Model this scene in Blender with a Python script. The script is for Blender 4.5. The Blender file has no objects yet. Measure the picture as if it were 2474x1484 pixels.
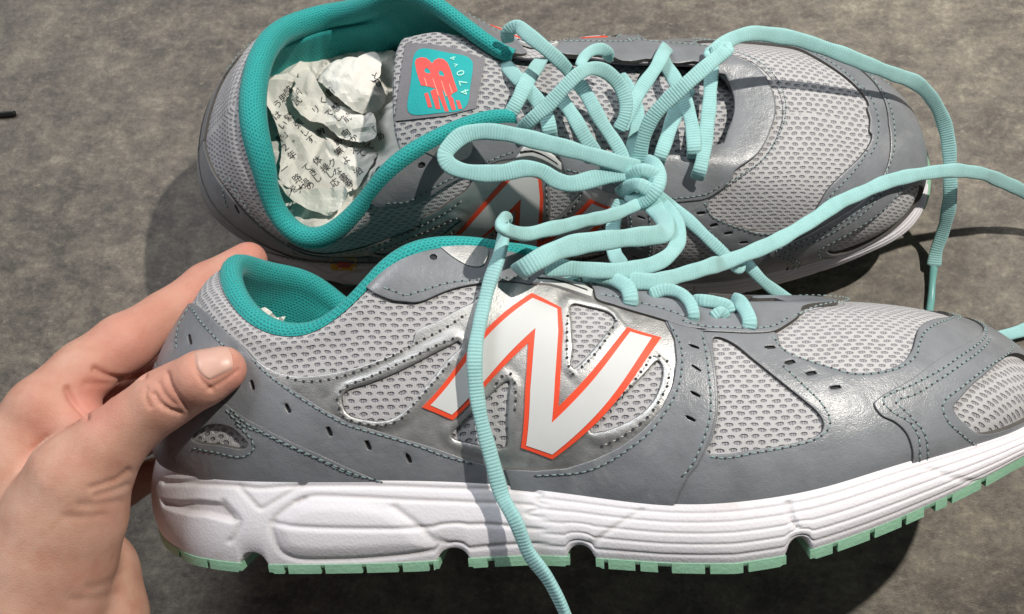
import bpy, math
import numpy as np
from mathutils import Matrix, Vector, geometry
from mathutils.bvhtree import BVHTree
# outlines on the shoe upper, in (position round the shoe, height from sole to rim)
UV = {
 'silver': [[2.344,0.743],[2.547,0.705],[2.933,0.639],[3.276,0.608],[3.59,0.59],[3.9,0.582],[4.226,0.581],[4.399,0.585],[4.513,0.627],[4.803,0.637],[5.217,0.682],[5.241,0.684],[5.531,0.764],[5.68,0.792],[5.971,0.817],[6.261,0.856],[6.824,0.873],[6.994,0.811],[7.353,0.787],[7.591,0.763],[7.476,0.661],[7.29,0.565],[7.037,0.471],[6.71,0.373],[6.341,0.29],[5.974,0.214],[5.644,0.154],[5.345,0.106],[5.053,0.082],[4.785,0.077],[4.515,0.105],[4.25,0.16],[3.957,0.221],[3.758,0.282],[3.572,0.322],[3.424,0.375],[3.154,0.486],[2.843,0.593],[2.534,0.681]],
 'w1': [[4.907,0.551],[4.823,0.544],[4.483,0.522],[4.152,0.505],[3.851,0.494],[3.597,0.485],[3.545,0.463],[3.542,0.411],[3.582,0.362],[3.716,0.327],[3.887,0.309],[4.017,0.325],[4.174,0.366],[4.36,0.417],[4.666,0.487],[4.924,0.538]],
 'w2': [[6.314,0.734],[6.578,0.752],[6.821,0.753],[6.863,0.734],[6.792,0.701],[6.547,0.635],[5.916,0.474],[5.882,0.472],[6.023,0.551],[6.167,0.645]],
 'w3': [[7.053,0.564],[7.04,0.54],[6.943,0.496],[6.752,0.433],[6.501,0.37],[6.199,0.315],[5.895,0.27],[5.731,0.257],[5.84,0.292],[6.255,0.394],[6.725,0.497],[7.006,0.559]],
 'w4': [[5.207,0.408],[5.136,0.363],[5.018,0.283],[4.879,0.175],[4.782,0.168],[4.603,0.182],[4.422,0.212],[4.575,0.27],[4.906,0.348]],
 'n_outer': [[4.26,0.344],[5.882,0.742],[6.141,0.703],[6.006,0.604],[5.785,0.475],[5.549,0.332],[6.939,0.693],[7.305,0.667],[5.261,0.143],[5.017,0.176],[5.311,0.377],[5.58,0.543],[4.993,0.4],[4.497,0.28]],
 'n_inner': [[4.347,0.347],[5.859,0.718],[6.081,0.692],[5.953,0.6],[5.661,0.429],[5.413,0.275],[6.931,0.671],[7.172,0.659],[5.281,0.162],[5.076,0.186],[5.359,0.378],[5.725,0.598],[5.001,0.416],[4.511,0.301]],
 'eye_rear': [[3.99,1.018],[4.329,1.018],[4.664,1.011],[4.961,1.018],[5.095,1.018],[5.326,1.018],[5.624,1.018],[5.575,0.916],[5.793,0.927],[5.961,0.941],[6.145,0.954],[6.228,0.916],[6.124,0.848],[5.936,0.786],[5.763,0.785],[5.539,0.771],[5.348,0.76],[5.093,0.743],[4.819,0.737],[4.599,0.757],[4.457,0.788],[4.759,0.724],[4.528,0.758],[4.295,0.832],[4.128,0.935]],
 'eye_silver': [[5.145,0.998],[5.191,0.932],[5.274,0.874],[5.368,0.84],[5.486,0.839],[5.572,0.879],[5.625,0.951],[5.518,0.976],[5.347,0.994]],
 'white_tab': [[6.1,0.843],[6.291,0.865],[6.501,0.872],[6.671,0.873],[6.786,0.86],[6.681,0.806],[6.37,0.807],[6.163,0.805],[5.938,0.788]],
 'eye_front': [[6.813,0.866],[6.761,0.809],[6.974,0.801],[7.333,0.777],[7.555,0.752],[7.712,0.726],[7.988,0.716],[7.9,0.708],[8.259,0.709],[8.631,0.712],[8.926,0.721],[9.197,0.758],[9.508,0.809],[9.878,0.878]],
 'g1_upper': [[0.53,0.664],[0.47,0.741],[0.43,0.771],[1.1,0.826],[1.644,0.828],[2.104,0.793],[2.35,0.739],[2.834,0.607],[3.151,0.498],[3.425,0.385],[3.575,0.332],[3.962,0.232],[4.256,0.17],[4.522,0.115],[4.792,0.087],[5.062,0.091],[5.354,0.115],[5.654,0.163],[5.978,0.222],[6.332,0.295],[6.693,0.378],[7.009,0.47],[7.261,0.565],[7.456,0.661],[7.581,0.763]],
 'w5': [[8.011,0.682],[8.123,0.68],[8.201,0.651],[8.232,0.584],[8.27,0.519],[8.314,0.457],[8.365,0.394],[8.403,0.338],[8.375,0.293],[8.284,0.261],[8.175,0.248],[7.822,0.235],[7.431,0.23],[7.134,0.22],[6.935,0.227],[7.071,0.276],[7.304,0.372],[7.58,0.504],[7.813,0.614]],
 'w6': [[8.939,0.712],[8.801,0.652],[8.758,0.595],[8.893,0.551],[9.023,0.497],[9.132,0.472],[9.332,0.457],[9.533,0.471],[9.734,0.512],[9.966,0.571],[10.219,0.616],[10.604,0.639],[11.643,0.612]],
 't1_left': [[11.387,0.528],[9.893,0.456],[9.418,0.389],[9.04,0.341],[8.985,0.322],[8.974,0.273],[9.038,0.236],[9.078,0.185],[9.089,0.108],[9.095,0.035],[9.089,-0.018]],
 'w7': [[10.764,0.382],[9.929,0.319],[9.606,0.255],[9.55,0.232],[9.531,0.202],[9.572,0.128],[9.703,0.026],[9.84,-0.018],[10.37,-0.018]],
 'heelwin': [[1.959,0.232],[2.142,0.325],[2.407,0.331],[2.58,0.275],[2.646,0.237],[2.613,0.208],[2.33,0.219],[2.078,0.217]],
 'st_heel_top': [[1.232,0.62],[0.904,0.714],[0.848,0.779],[1.439,0.781],[1.859,0.752]],
 'st_heel2a': [[2.303,0.743],[2.846,0.589],[3.155,0.478],[3.423,0.368],[3.559,0.315],[4.13,0.18],[4.302,0.138],[4.515,0.105]],
 'st_heelc1': [[2.289,0.449],[2.574,0.361],[2.989,0.262],[2.776,0.325],[3.014,0.256],[3.294,0.166],[3.537,0.078],[3.717,0.047]],
 'st_heelc2': [[2.335,0.475],[2.588,0.393],[2.986,0.292],[2.843,0.329],[3.074,0.26],[3.348,0.169],[3.578,0.091],[3.767,0.049]],
 'st_heelwin': [[1.968,0.186],[2.297,0.177],[2.599,0.164],[2.707,0.209],[2.691,0.257],[2.585,0.313],[2.473,0.353]],
 'st_eye_rear': [[4.1,1.018],[4.334,0.874],[4.559,0.783],[4.897,0.765],[5.131,0.771],[5.406,0.775],[4.59,0.785],[4.862,0.771],[5.207,0.772],[5.523,0.784],[5.934,0.814]],
 'st_arc': [[7.563,0.73],[7.457,0.633],[7.245,0.534],[7.026,0.454],[6.738,0.374],[6.386,0.287],[6.044,0.215],[5.74,0.151],[5.483,0.108],[5.216,0.084],[5.045,0.072]],
 'st_strip': [[7.88,0.697],[7.745,0.629],[7.491,0.504],[7.224,0.372],[7.027,0.295],[6.861,0.236],[6.682,0.176],[6.532,0.137]],
 'st_strip2': [[6.934,0.214],[7.115,0.206],[7.412,0.217],[7.806,0.225],[8.157,0.238],[8.355,0.264],[8.465,0.303],[8.521,0.37],[8.514,0.45],[8.509,0.54]],
 'st_w6': [[8.849,0.703],[8.752,0.614],[8.855,0.558],[8.976,0.513],[9.093,0.469],[9.287,0.45],[9.475,0.453],[9.696,0.485],[9.851,0.528],[10.096,0.579],[10.452,0.609],[11.249,0.617]],
 'st_t1a': [[11.01,0.508],[10.032,0.437],[9.719,0.4],[9.425,0.369],[9.092,0.335],[9.073,0.284],[9.145,0.22],[9.162,0.153],[9.148,0.067],[9.166,-0.018]],
 'st_t1b': [[10.755,0.476],[9.984,0.406],[9.643,0.363],[9.349,0.325],[9.181,0.314],[9.185,0.241],[9.215,0.163],[9.218,0.074],[9.231,-0.015]],
 'st_t1c': [[10.932,0.397],[10.099,0.355],[9.73,0.306],[9.487,0.257],[9.437,0.181],[9.531,0.085],[9.715,-0.015]],
 'st_eye_front': [[6.837,0.841],[7.185,0.858],[7.461,0.838],[7.716,0.812],[7.914,0.765],[7.787,0.753],[8.01,0.731],[8.386,0.734],[8.706,0.737],[9.015,0.751],[9.294,0.789]],
 'st_w1': [[4.958,0.566],[4.514,0.546],[4.179,0.534],[3.865,0.521],[3.616,0.507],[3.52,0.476],[3.511,0.413],[3.545,0.362],[3.677,0.317],[3.88,0.294],[4.033,0.311],[4.216,0.368],[4.455,0.426],[4.7,0.48]],
 'st_up': [[5.157,0.647],[4.856,0.608],[4.574,0.591],[4.31,0.581],[3.972,0.571],[3.66,0.565],[3.405,0.568],[3.156,0.585],[2.904,0.63]],
 'st_w2a': [[6.222,0.705],[6.056,0.607],[5.891,0.501],[5.86,0.459],[6.06,0.495],[6.491,0.606],[6.838,0.712]],
 'st_w3a': [[5.8,0.285],[6.072,0.354],[6.415,0.433],[6.779,0.522],[7.03,0.579],[7.137,0.561],[6.991,0.486],[6.786,0.424],[6.496,0.349],[6.279,0.303],[6.042,0.257],[5.787,0.213]],
 'st_w4a': [[5.001,0.373],[5.133,0.415],[5.251,0.426],[5.22,0.375],[5.126,0.311]],
 'slots': [[[1.261,0.707],[1.431,0.673]],[[2.438,0.614],[2.546,0.548]],[[2.963,0.472],[3.039,0.408]],[[3.387,0.32],[3.421,0.261]],[[3.698,0.231],[3.72,0.176]],[[4.0,0.156],[4.017,0.103]],[[7.566,0.637],[7.668,0.624]],[[7.396,0.551],[7.457,0.528]],[[7.155,0.448],[7.238,0.431]],[[6.918,0.357],[7.008,0.342]],[[8.547,0.634],[8.711,0.639]],[[8.558,0.552],[8.73,0.564]],[[8.659,0.497],[8.807,0.503]],[[8.752,0.426],[8.88,0.427]]],
 'eyelet': [[5.056,0.905]],
}
LF=[[-1.7,-0.0,3.35],[-1.1,-1.808,3.2],[1.0,-3.39,3.05],[4.2,-4.068,2.95],[8.3,-4.181,2.8],[12.2,-4.294,2.45],[15.5,-4.859,2.05],[18.0,-5.311,2.05],[20.5,-5.3675,2.35],[23.0,-4.972,2.85],[26.6,-3.7855,3.3],[28.6,-2.034,3.55],[29.1,-0.0,3.65],[28.6,2.034,3.55],[26.6,3.7855,3.3],[23.0,4.972,2.85],[20.5,5.3675,2.35],[18.0,5.311,2.05],[15.5,4.859,2.05],[12.2,4.294,2.45],[8.3,4.181,2.8],[4.2,4.068,2.95],[1.0,3.39,3.05],[-1.1,1.808,3.2]]
LP1=[[-2.4,-0.0,5.2],[-1.7,-2.486,5.2],[0.9,-4.181,5.0],[4.2,-4.746,4.8],[8.2,-4.746,4.9],[11.6,-4.859,4.9],[15.0,-5.424,4.4],[17.8,-5.763,4.0],[20.6,-5.763,4.1],[23.4,-5.537,4.5],[27.3,-4.2375,5.0],[29.4,-2.26,5.1],[29.8,-0.0,5.2],[29.4,2.26,5.1],[27.3,4.2375,5.0],[23.4,5.537,4.5],[20.6,5.763,4.1],[17.8,5.763,4.0],[15.0,5.424,4.4],[11.6,4.859,4.9],[8.2,4.746,4.9],[4.2,4.746,4.8],[0.9,4.181,5.0],[-1.7,2.486,5.2]]
LP2A=[[-0.9,-0.0,8.6],[-0.1,-2.599,8.3],[2.6,-4.181,7.2],[5.0,-4.52,6.9],[7.2,-4.407,7.8],[9.4,-3.842,8.9],[12.4,-3.503,8.6],[15.0,-3.729,7.8],[17.5,-3.729,7.3],[20.0,-3.39,7.0],[23.6,-2.938,7.4],[26.2,-1.582,7.6],[26.9,-0.0,7.65],[26.2,1.582,7.6],[23.6,2.938,7.4],[20.0,3.39,7.0],[17.5,3.729,7.3],[15.0,3.729,7.8],[12.4,3.503,8.6],[9.4,3.842,8.55],[7.2,4.407,7.24],[5.0,4.52,6.585],[2.6,4.181,7.76],[-0.1,2.599,8.545]]
LRA=[[1.5,-0.0,10.0],[2.0,-1.808,9.3],[3.4,-3.277,8.1],[5.3,-3.729,7.75],[7.0,-3.503,8.9],[8.9,-2.938,10.2],[12.0,-2.034,9.8],[14.3,-1.921,8.7],[16.4,-1.921,8.2],[18.3,-1.808,7.7],[20.0,-1.469,7.5],[20.9,-0.791,7.35],[21.1,-0.0,7.3],[20.9,0.791,7.35],[20.0,1.469,7.5],[18.3,1.808,7.7],[16.4,1.921,8.2],[14.3,1.921,8.7],[12.0,2.034,9.8],[8.9,2.938,9.7],[7.0,3.503,8.1],[5.3,3.729,7.3],[3.4,3.277,8.9],[2.0,1.808,9.65]]
LP2B=[[-0.41,-0.24,8.6],[0.29,-3.07,8.3],[2.27,-4.64,7.2],[4.42,-5.3,6.9],[6.88,-4.71,7.8],[9.08,-3.8,8.9],[12.35,-2.91,8.6],[14.8,-3.73,7.8],[17.28,-3.89,7.3],[19.81,-3.58,7.0],[23.38,-3.25,7.4],[25.98,-1.72,7.6],[26.83,0.09,7.65],[26.16,1.89,7.6],[23.58,3.24,7.4],[19.99,3.55,7.0],[17.42,3.75,7.3],[14.89,3.77,7.8],[12.38,3.21,8.6],[9.39,4.66,8.9],[6.96,5.34,7.8],[4.55,5.63,6.9],[2.4,5.15,7.2],[0.11,3.22,8.3]]
LRB=[[2.32,-0.4,10.0],[2.65,-2.44,9.3],[2.85,-3.84,8.1],[4.33,-4.83,7.75],[6.47,-3.86,8.9],[8.37,-2.73,10.2],[11.91,-1.16,9.8],[13.97,-1.92,8.7],[16.03,-2.19,8.2],[17.99,-2.13,7.7],[19.63,-2.0,7.5],[20.54,-1.02,7.35],[20.98,0.15,7.3],[20.83,1.3,7.35],[19.96,1.97,7.5],[18.29,2.07,7.7],[16.26,1.95,8.2],[14.12,1.98,8.7],[11.97,1.66,9.8],[8.88,4.15,10.2],[6.6,4.91,8.9],[4.54,5.37,7.75],[3.07,4.69,8.1],[2.36,2.68,9.3]]
CAM={"C": [14.030276, -17.639866, 39.705756], "R": [0.996881, -0.026654, -0.074276], "U": [0.046781, 0.957615, 0.284228], "F": [-0.063552, 0.286816, -0.955875], "fp": 2150.0, "W": 2474.0, "H": 1484.0}
POSEA={"O": [0.732921, -15.913045, 6.303063], "X": [0.999569, 0.00072, 0.029354], "Y": [0.027158, 0.357384, -0.933563], "Z": [-0.011162, 0.933957, 0.35721]}
GV={"a":[[1.34,0.78],[1.9,0.89],[2.53,0.92],[2.74,0.9],[3.01,0.93],[3.66,0.94],[4.27,0.92],[5.04,0.92],[5.02,0.8],[5.5,0.83],[6.0,0.85]],"b":[[1.23,0.79],[1.76,0.89],[2.19,1.0]],"c":[[2.53,0.91],[2.63,0.8],[2.74,0.66]],"d":[[3.14,0.96],[2.98,0.81],[2.78,0.65]],"e":[[3.09,0.74],[3.15,0.78],[3.21,0.81],[3.53,0.8],[4.02,0.76],[4.4,0.74],[5.03,0.72],[4.92,0.61],[5.62,0.58]],"f":[[3.15,0.78],[2.98,0.64],[2.87,0.49],[2.88,0.33],[2.93,0.16],[3.04,0.08],[3.37,0.06],[3.75,0.08],[4.15,0.14]],"g":[[2.89,0.49],[3.14,0.45],[3.77,0.42],[4.08,0.42],[4.59,0.45],[4.95,0.4],[5.55,0.45]],"h":[[3.85,0.68],[4.02,0.47],[4.19,0.2],[4.26,0.1]],"i":[[4.29,0.12],[4.51,0.15],[4.75,0.17],[5.04,0.19],[5.44,0.21]],"j":[[5.97,0.88],[5.74,0.59],[5.53,0.31],[5.46,0.16]],"k":[[7.62,0.9],[7.63,0.63],[7.69,0.38]],"l":[[9.22,0.77],[9.4,0.42],[9.66,0.0]],"recess":[[1.29,0.57],[2.05,0.72],[2.36,0.72],[2.48,0.6],[2.55,0.48],[2.49,0.46],[2.17,0.51],[1.39,0.47]],"m":[[2.36,0.72],[2.48,0.6],[2.55,0.48],[2.48,0.31],[2.42,0.25]],"lacefoot":[[4.74,0.91]]}
# ------------------------------------------------------------------ basics
U = 0.0088                      # metres per modelling unit
scene = bpy.context.scene
COL = scene.collection
rng = np.random.default_rng(7)
def v3(a): return np.array(a, float)

# ------------------------------------------------------------------ camera, world, lamp, exposure
cC, cR, cU, cF = v3(CAM['C']), v3(CAM['R']), v3(CAM['U']), v3(CAM['F'])
cam_d = bpy.data.cameras.new('camera')
cam_d.sensor_fit = 'HORIZONTAL'; cam_d.sensor_width = 36.0
cam_d.lens = 36.0 * CAM['fp'] / CAM['W']
cam_d.clip_start = 0.01; cam_d.clip_end = 50
cam = bpy.data.objects.new('camera', cam_d); COL.objects.link(cam)
mw = Matrix(((cR[0], cU[0], -cF[0], cC[0]*U), (cR[1], cU[1], -cF[1], cC[1]*U), (cR[2], cU[2], -cF[2], cC[2]*U), (0, 0, 0, 1)))
cam.matrix_world = mw
scene.camera = cam

world = bpy.data.worlds.new('World'); scene.world = world; world.use_nodes = True
wn = world.node_tree.nodes; wn.clear()
wo = wn.new('ShaderNodeOutputWorld'); wb = wn.new('ShaderNodeBackground')
wb.inputs['Color'].default_value = (0.92, 0.95, 1.0, 1); wb.inputs['Strength'].default_value = 0.075
world.node_tree.links.new(wb.outputs[0], wo.inputs[0])

LAMP = v3((52, 17, 74))
ld = bpy.data.lights.new('room_lamp', 'POINT'); ld.energy = 21; ld.color = (1.0, 0.95, 0.86); ld.shadow_soft_size = 0.9*U
lo_ = bpy.data.objects.new('room_lamp', ld); lo_.location = LAMP*U; COL.objects.link(lo_)

ad = bpy.data.lights.new('soft_fill', 'AREA'); ad.shape = 'RECTANGLE'; ad.size = 110*U; ad.size_y = 80*U; ad.energy = 20; ad.color = (0.93, 0.96, 1.0)  # added area lamp with no visible source: soft fill from above and behind
ao = bpy.data.objects.new('soft_fill', ad); ao.location = v3((-85, 105, 165))*U; COL.objects.link(ao)
ao.rotation_euler = (Vector((14, -5, 4))-Vector((-85, 105, 165))).to_track_quat('-Z', 'Y').to_euler()

scene.view_settings.view_transform = 'Standard'; scene.view_settings.look = 'None'
scene.view_settings.exposure = 0.0; scene.view_settings.gamma = 1.0
scene.view_settings.use_curve_mapping = False
scene.cycles.max_bounces = 6

# ------------------------------------------------------------------ geometry helpers
def pspline(L):
    L = np.array(L, float); N = len(L)
    A = np.zeros((N, N)); B = np.zeros((N, 3))
    for i in range(N):
        A[i, i] = 4; A[i, (i-1) % N] = 1; A[i, (i+1) % N] = 1
        B[i] = 6*(L[(i+1) % N]-2*L[i]+L[(i-1) % N])
    M = np.linalg.solve(A, B)
    def ev(t):
        t = np.asarray(t, float) % N; f = np.floor(t); i = f.astype(int) % N; u = (t-f)[..., None]; j = (i+1) % N; a = 1-u
        return a*L[i]+u*L[j]+((a**3-a)*M[i]+(u**3-u)*M[j])/6
    return ev
def bez4(e, h):
    h = np.asarray(h, float)[..., None]; g = 1-h
    return g**3*e[0]+3*g*g*h*e[1]+3*g*h*h*e[2]+h**3*e[3]
def bend(P, sgn):
    x = P[..., 0]; P = P.copy()
    P[..., 1] += sgn*np.where(x > 12, 0.9*((np.abs(x-12))/16)**2, 0)
    return P
NT = 24
def smooth01(a, b, x):
    u = np.clip((x-a)/(b-a), 0, 1); return u*u*(3-2*u)

def link(name, V, F, mat, parent=None, smooth=True, uv=None, scale=U, attr=None):
    me = bpy.data.meshes.new(name)
    V = np.asarray(V, float)*scale
    me.from_pydata(V.tolist(), [], [tuple(int(i) for i in f) for f in F])
    mats = mat if isinstance(mat, (list, tuple)) else [mat]
    for m_ in mats: me.materials.append(m_)
    if smooth: me.polygons.foreach_set('use_smooth', np.ones(len(me.polygons), bool))
    if uv is not None:
        lay = me.uv_layers.new(name='UVMap'); idx = np.empty(len(me.loops), int); me.loops.foreach_get('vertex_index', idx)
        lay.data.foreach_set('uv', np.asarray(uv, float)[idx].ravel())
    if attr is not None:
        for an, vals in attr.items():
            a = me.attributes.new(an, 'FLOAT', 'POINT'); a.data.foreach_set('value', np.asarray(vals, float))
    me.update()
    o = bpy.data.objects.new(name, me); COL.objects.link(o)
    if parent is not None: o.parent = parent
    return o
def tag(o, label=None, cat=None, group=None, kind=None):
    if label: o['label'] = label
    if cat: o['category'] = cat
    if group: o['group'] = group
    if kind: o['kind'] = kind
    return o
def gridfaces(nu, nv, wrap_u=False, off=0):
    i = np.arange(nu if wrap_u else nu-1); j = np.arange(nv-1)
    I, J = np.meshgrid(i, j, indexing='ij'); I2 = (I+1) % nu
    return (off+np.stack([I*nv+J, I2*nv+J, I2*nv+J+1, I*nv+J+1], -1).reshape(-1, 4))
def catmull(P, n=8, closed=False):
    P = np.array(P, float)
    if len(P) < 3: return P
    if closed: Q = np.concatenate([P[-1:], P, P[:2]])
    else: Q = np.concatenate([2*P[:1]-P[1:2], P, 2*P[-1:]-P[-2:-1]])
    out = []
    for i in range(1, len(Q)-2):
        p0, p1, p2, p3 = Q[i-1:i+3]
        d = [max(np.linalg.norm(a-b), 1e-6)**.5 for a, b in ((p1, p0), (p2, p1), (p3, p2))]
        t0, t1 = 0, d[0]; t2 = t1+d[1]; t3 = t2+d[2]
        t = np.linspace(t1, t2, n, endpoint=False)[:, None]
        A1 = (t1-t)/(t1-t0)*p0+(t-t0)/(t1-t0)*p1; A2 = (t2-t)/(t2-t1)*p1+(t-t1)/(t2-t1)*p2; A3 = (t3-t)/(t3-t2)*p2+(t-t2)/(t3-t2)*p3
        B1 = (t2-t)/(t2-t0)*A1+(t-t0)/(t2-t0)*A2; B2 = (t3-t)/(t3-t1)*A2+(t-t1)/(t3-t1)*A3
        out.append((t2-t)/(t2-t1)*B1+(t-t1)/(t2-t1)*B2)
    out = np.concatenate(out)
    return out if closed else np.concatenate([out, P[-1:]])
def resample(P, step, closed=False):
    P = np.asarray(P, float)
    if closed: P = np.concatenate([P, P[:1]])
    s = np.concatenate([[0], np.cumsum(np.linalg.norm(np.diff(P, axis=0), axis=1))])
    n = max(int(round(s[-1]/step)), 3)
    q = np.linspace(0, s[-1], n+1)
    if closed: q = q[:-1]
    return np.stack([np.interp(q, s, P[:, k]) for k in range(P.shape[1])], 1)
def densify(P, step):
    # keep every corner, add points between
    P = np.asarray(P, float); out = []
    for a, b in zip(P, np.roll(P, -1, 0)):
        n = max(int(np.ceil(np.linalg.norm(b-a)/step)), 1)
        out.append(a+(b-a)*np.arange(n)[:, None]/n)
    return np.concatenate(out)
def inpoly(pts, poly):
    x, y = pts[:, 0], pts[:, 1]; r = np.zeros(len(pts), bool)
    for a, b in zip(poly, np.roll(poly, -1, 0)):
        c = ((a[1] > y) != (b[1] > y))
        with np.errstate(divide='ignore', invalid='ignore'):
            r ^= c & (x < (b[0]-a[0])*(y-a[1])/(b[1]-a[1])+a[0])
    return r
def segdist(pts, L, closed=False):
    L = np.asarray(L, float)
    if closed: L = np.concatenate([L, L[:1]])
    best = np.full(len(pts), 1e9)
    for a, b in zip(L[:-1], L[1:]):
        d = b-a; q = d@d
        u = np.clip(((pts-a)@d)/max(q, 1e-12), 0, 1); e = pts-(a+u[:, None]*d)
        best = np.minimum(best, (e*e).sum(1))
    return np.sqrt(best)
def cdt(loops, step, inset=None):
    """fill closed loops (first outer, rest holes): returns pts, tris, loop index ranges"""
    pts = []; edges = []; rngs = []
    for L in loops:
        o = len(pts); pts += L.tolist(); n = len(L); rngs.append((o, o+n)); edges += [(o+i, o+(i+1) % n) for i in range(n)]
    allb = np.concatenate(loops)
    lo, hi = loops[0].min(0), loops[0].max(0)
    gx = np.arange(lo[0], hi[0], step); gy = np.arange(lo[1], hi[1], step*.9)
    G = np.array([(x+(k % 2)*step/2, y) for k, y in enumerate(gy) for x in gx])
    keep = inpoly(G, loops[0])
    for L in loops[1:]: keep &= ~inpoly(G, L)
    G = G[keep]
    dmin = np.full(len(G), 1e9)
    for L in loops: dmin = np.minimum(dmin, segdist(G, L, True)) if len(G) else dmin
    G = G[dmin > (inset*1.6 if inset else step*.35)]
    ins = []
    if inset:
        for L in loops:
            tn = np.roll(L, -1, 0)-np.roll(L, 1, 0); nn = np.stack([-tn[:, 1], tn[:, 0]], 1); nn /= np.linalg.norm(nn, axis=1)[:, None]+1e-9
            for s in (1, -1):
                q = L+s*inset*nn; k = inpoly(q, loops[0])
                for M in loops[1:]: k &= ~inpoly(q, M)
                q = q[k]
                if len(q):
                    dd = np.full(len(q), 1e9)
                    for M in loops: dd = np.minimum(dd, segdist(q, M, True))
                    ins.append(q[dd > inset*.9])
        ins = np.concatenate(ins) if ins else np.zeros((0, 2))
    extra = np.concatenate([ins, G]) if inset else G
    allp = [Vector(p) for p in pts]+[Vector(p) for p in extra]
    vo, eo, fo, ov, oe, of = geometry.delaunay_2d_cdt(allp, edges, [], 0, 1e-6)
    P = np.array([tuple(v) for v in vo]); Ft = np.array([f for f in fo])
    c = P[Ft].mean(1); k = inpoly(c, loops[0])
    for L in loops[1:]: k &= ~inpoly(c, L)
    Ft = Ft[k]
    # consistent orientation
    a = P[Ft]; ar = np.cross(a[:, 1]-a[:, 0], a[:, 2]-a[:, 0]); Ft[ar < 0] = Ft[ar < 0][:, ::-1]
    isb = np.zeros(len(P), bool)
    for i, src in enumerate(ov):
        if any(s < len(pts) for s in src): isb[i] = True
    return P, Ft, isb
def boundary_edges(Ft):
    e = np.concatenate([Ft[:, [0, 1]], Ft[:, [1, 2]], Ft[:, [2, 0]]]); key = {}
    for a, b in e.tolist(): key[(a, b)] = key.get((a, b), 0)+1
    return [(a, b) for (a, b) in key if (b, a) not in key]

# ------------------------------------------------------------------ materials
def mat(name):
    m = bpy.data.materials.new(name); m.use_nodes = True; nt = m.node_tree
    b = nt.nodes['Principled BSDF']
    return m, nt, b
def N(nt, t, **kw):
    n = nt.nodes.new(t)
    for k, v in kw.items():
        if hasattr(n, k): setattr(n, k, v)
        else: n.inputs[k].default_value = v
    return n
def mth(nt, op, a, b=None, c=None):
    n = nt.nodes.new('ShaderNodeMath'); n.operation = op
    for i, x in enumerate((a, b, c)):
        if x is None: continue
        if isinstance(x, (int, float)): n.inputs[i].default_value = x
        else: nt.links.new(x, n.inputs[i])
    return n.outputs[0]
def ramp(nt, fac, stops):
    r = nt.nodes.new('ShaderNodeValToRGB'); nt.links.new(fac, r.inputs[0])
    while len(r.color_ramp.elements) < len(stops): r.color_ramp.elements.new(.5)
    for e, (p, c) in zip(r.color_ramp.elements, stops): e.position = p; e.color = (*c, 1)
    return r.outputs[0]
def noise(nt, scale, detail=4, rough=.55, vec=None, dist=0):
    n = nt.nodes.new('ShaderNodeTexNoise'); n.inputs['Scale'].default_value = scale; n.inputs['Detail'].default_value = detail; n.inputs['Roughness'].default_value = rough; n.inputs['Distortion'].default_value = dist
    if vec is not None: nt.links.new(vec, n.inputs['Vector'])
    return n.outputs['Fac']
def objco(nt): return nt.nodes.new('ShaderNodeTexCoord').outputs['Object']
def bump(nt, b, h, strength=.5, dist=.001, prev=None):
    n = nt.nodes.new('ShaderNodeBump'); n.inputs['Strength'].default_value = strength; n.inputs['Distance'].default_value = dist
    nt.links.new(h, n.inputs['Height'])
    if prev is not None: nt.links.new(prev, n.inputs['Normal'])
    nt.links.new(n.outputs[0], b.inputs['Normal']); return n.outputs[0]
def mix(nt, fac, a, b, blend='MIX'):
    n = nt.nodes.new('ShaderNodeMix'); n.data_type = 'RGBA'; n.blend_type = blend
    for s, x in ((0, fac), (6, a), (7, b)):
        if isinstance(x, (int, float)): n.inputs[s].default_value = x
        elif isinstance(x, tuple): n.inputs[s].default_value = (*x, 1)
        else: nt.links.new(x, n.inputs[s])
    return n.outputs[2]

def leather(name, col, rough=.42, metallic=0.0, wr=.25, dirt=.25):
    m, nt, b = mat(name); co = objco(nt)
    n1 = noise(nt, 90, 5, .6, co); n2 = noise(nt, 2600, 2, .5, co); n3 = noise(nt, 300, 4, .6, co)
    c2 = tuple(x*(1-dirt) for x in col); c3 = tuple(min(1, x*1.08) for x in col)
    n4 = noise(nt, 55, 6, .7, co, .8); sc = ramp(nt, n4, [(.57, (0, 0, 0)), (.66, (1, 1, 1))])
    cc = mix(nt, mth(nt, 'MULTIPLY', sc, .22 if metallic < .5 else .0), ramp(nt, n1, [(.3, c2), (.55, col), (.75, c3)]), (.42, .42, .42))
    nt.links.new(cc, b.inputs['Base Color'])
    nt.links.new(mth(nt, 'SUBTRACT', mth(nt, 'MULTIPLY_ADD', n3, .25, rough-.12), mth(nt, 'MULTIPLY', sc, .10)), b.inputs['Roughness'])
    b.inputs['Metallic'].default_value = metallic
    h = mth(nt, 'MULTIPLY_ADD', n3, wr, mth(nt, 'MULTIPLY', n2, .25))
    h = mth(nt, 'MULTIPLY_ADD', n1, wr*2.5, h)
    bump(nt, b, h, .5, .0006)
    return m
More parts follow.
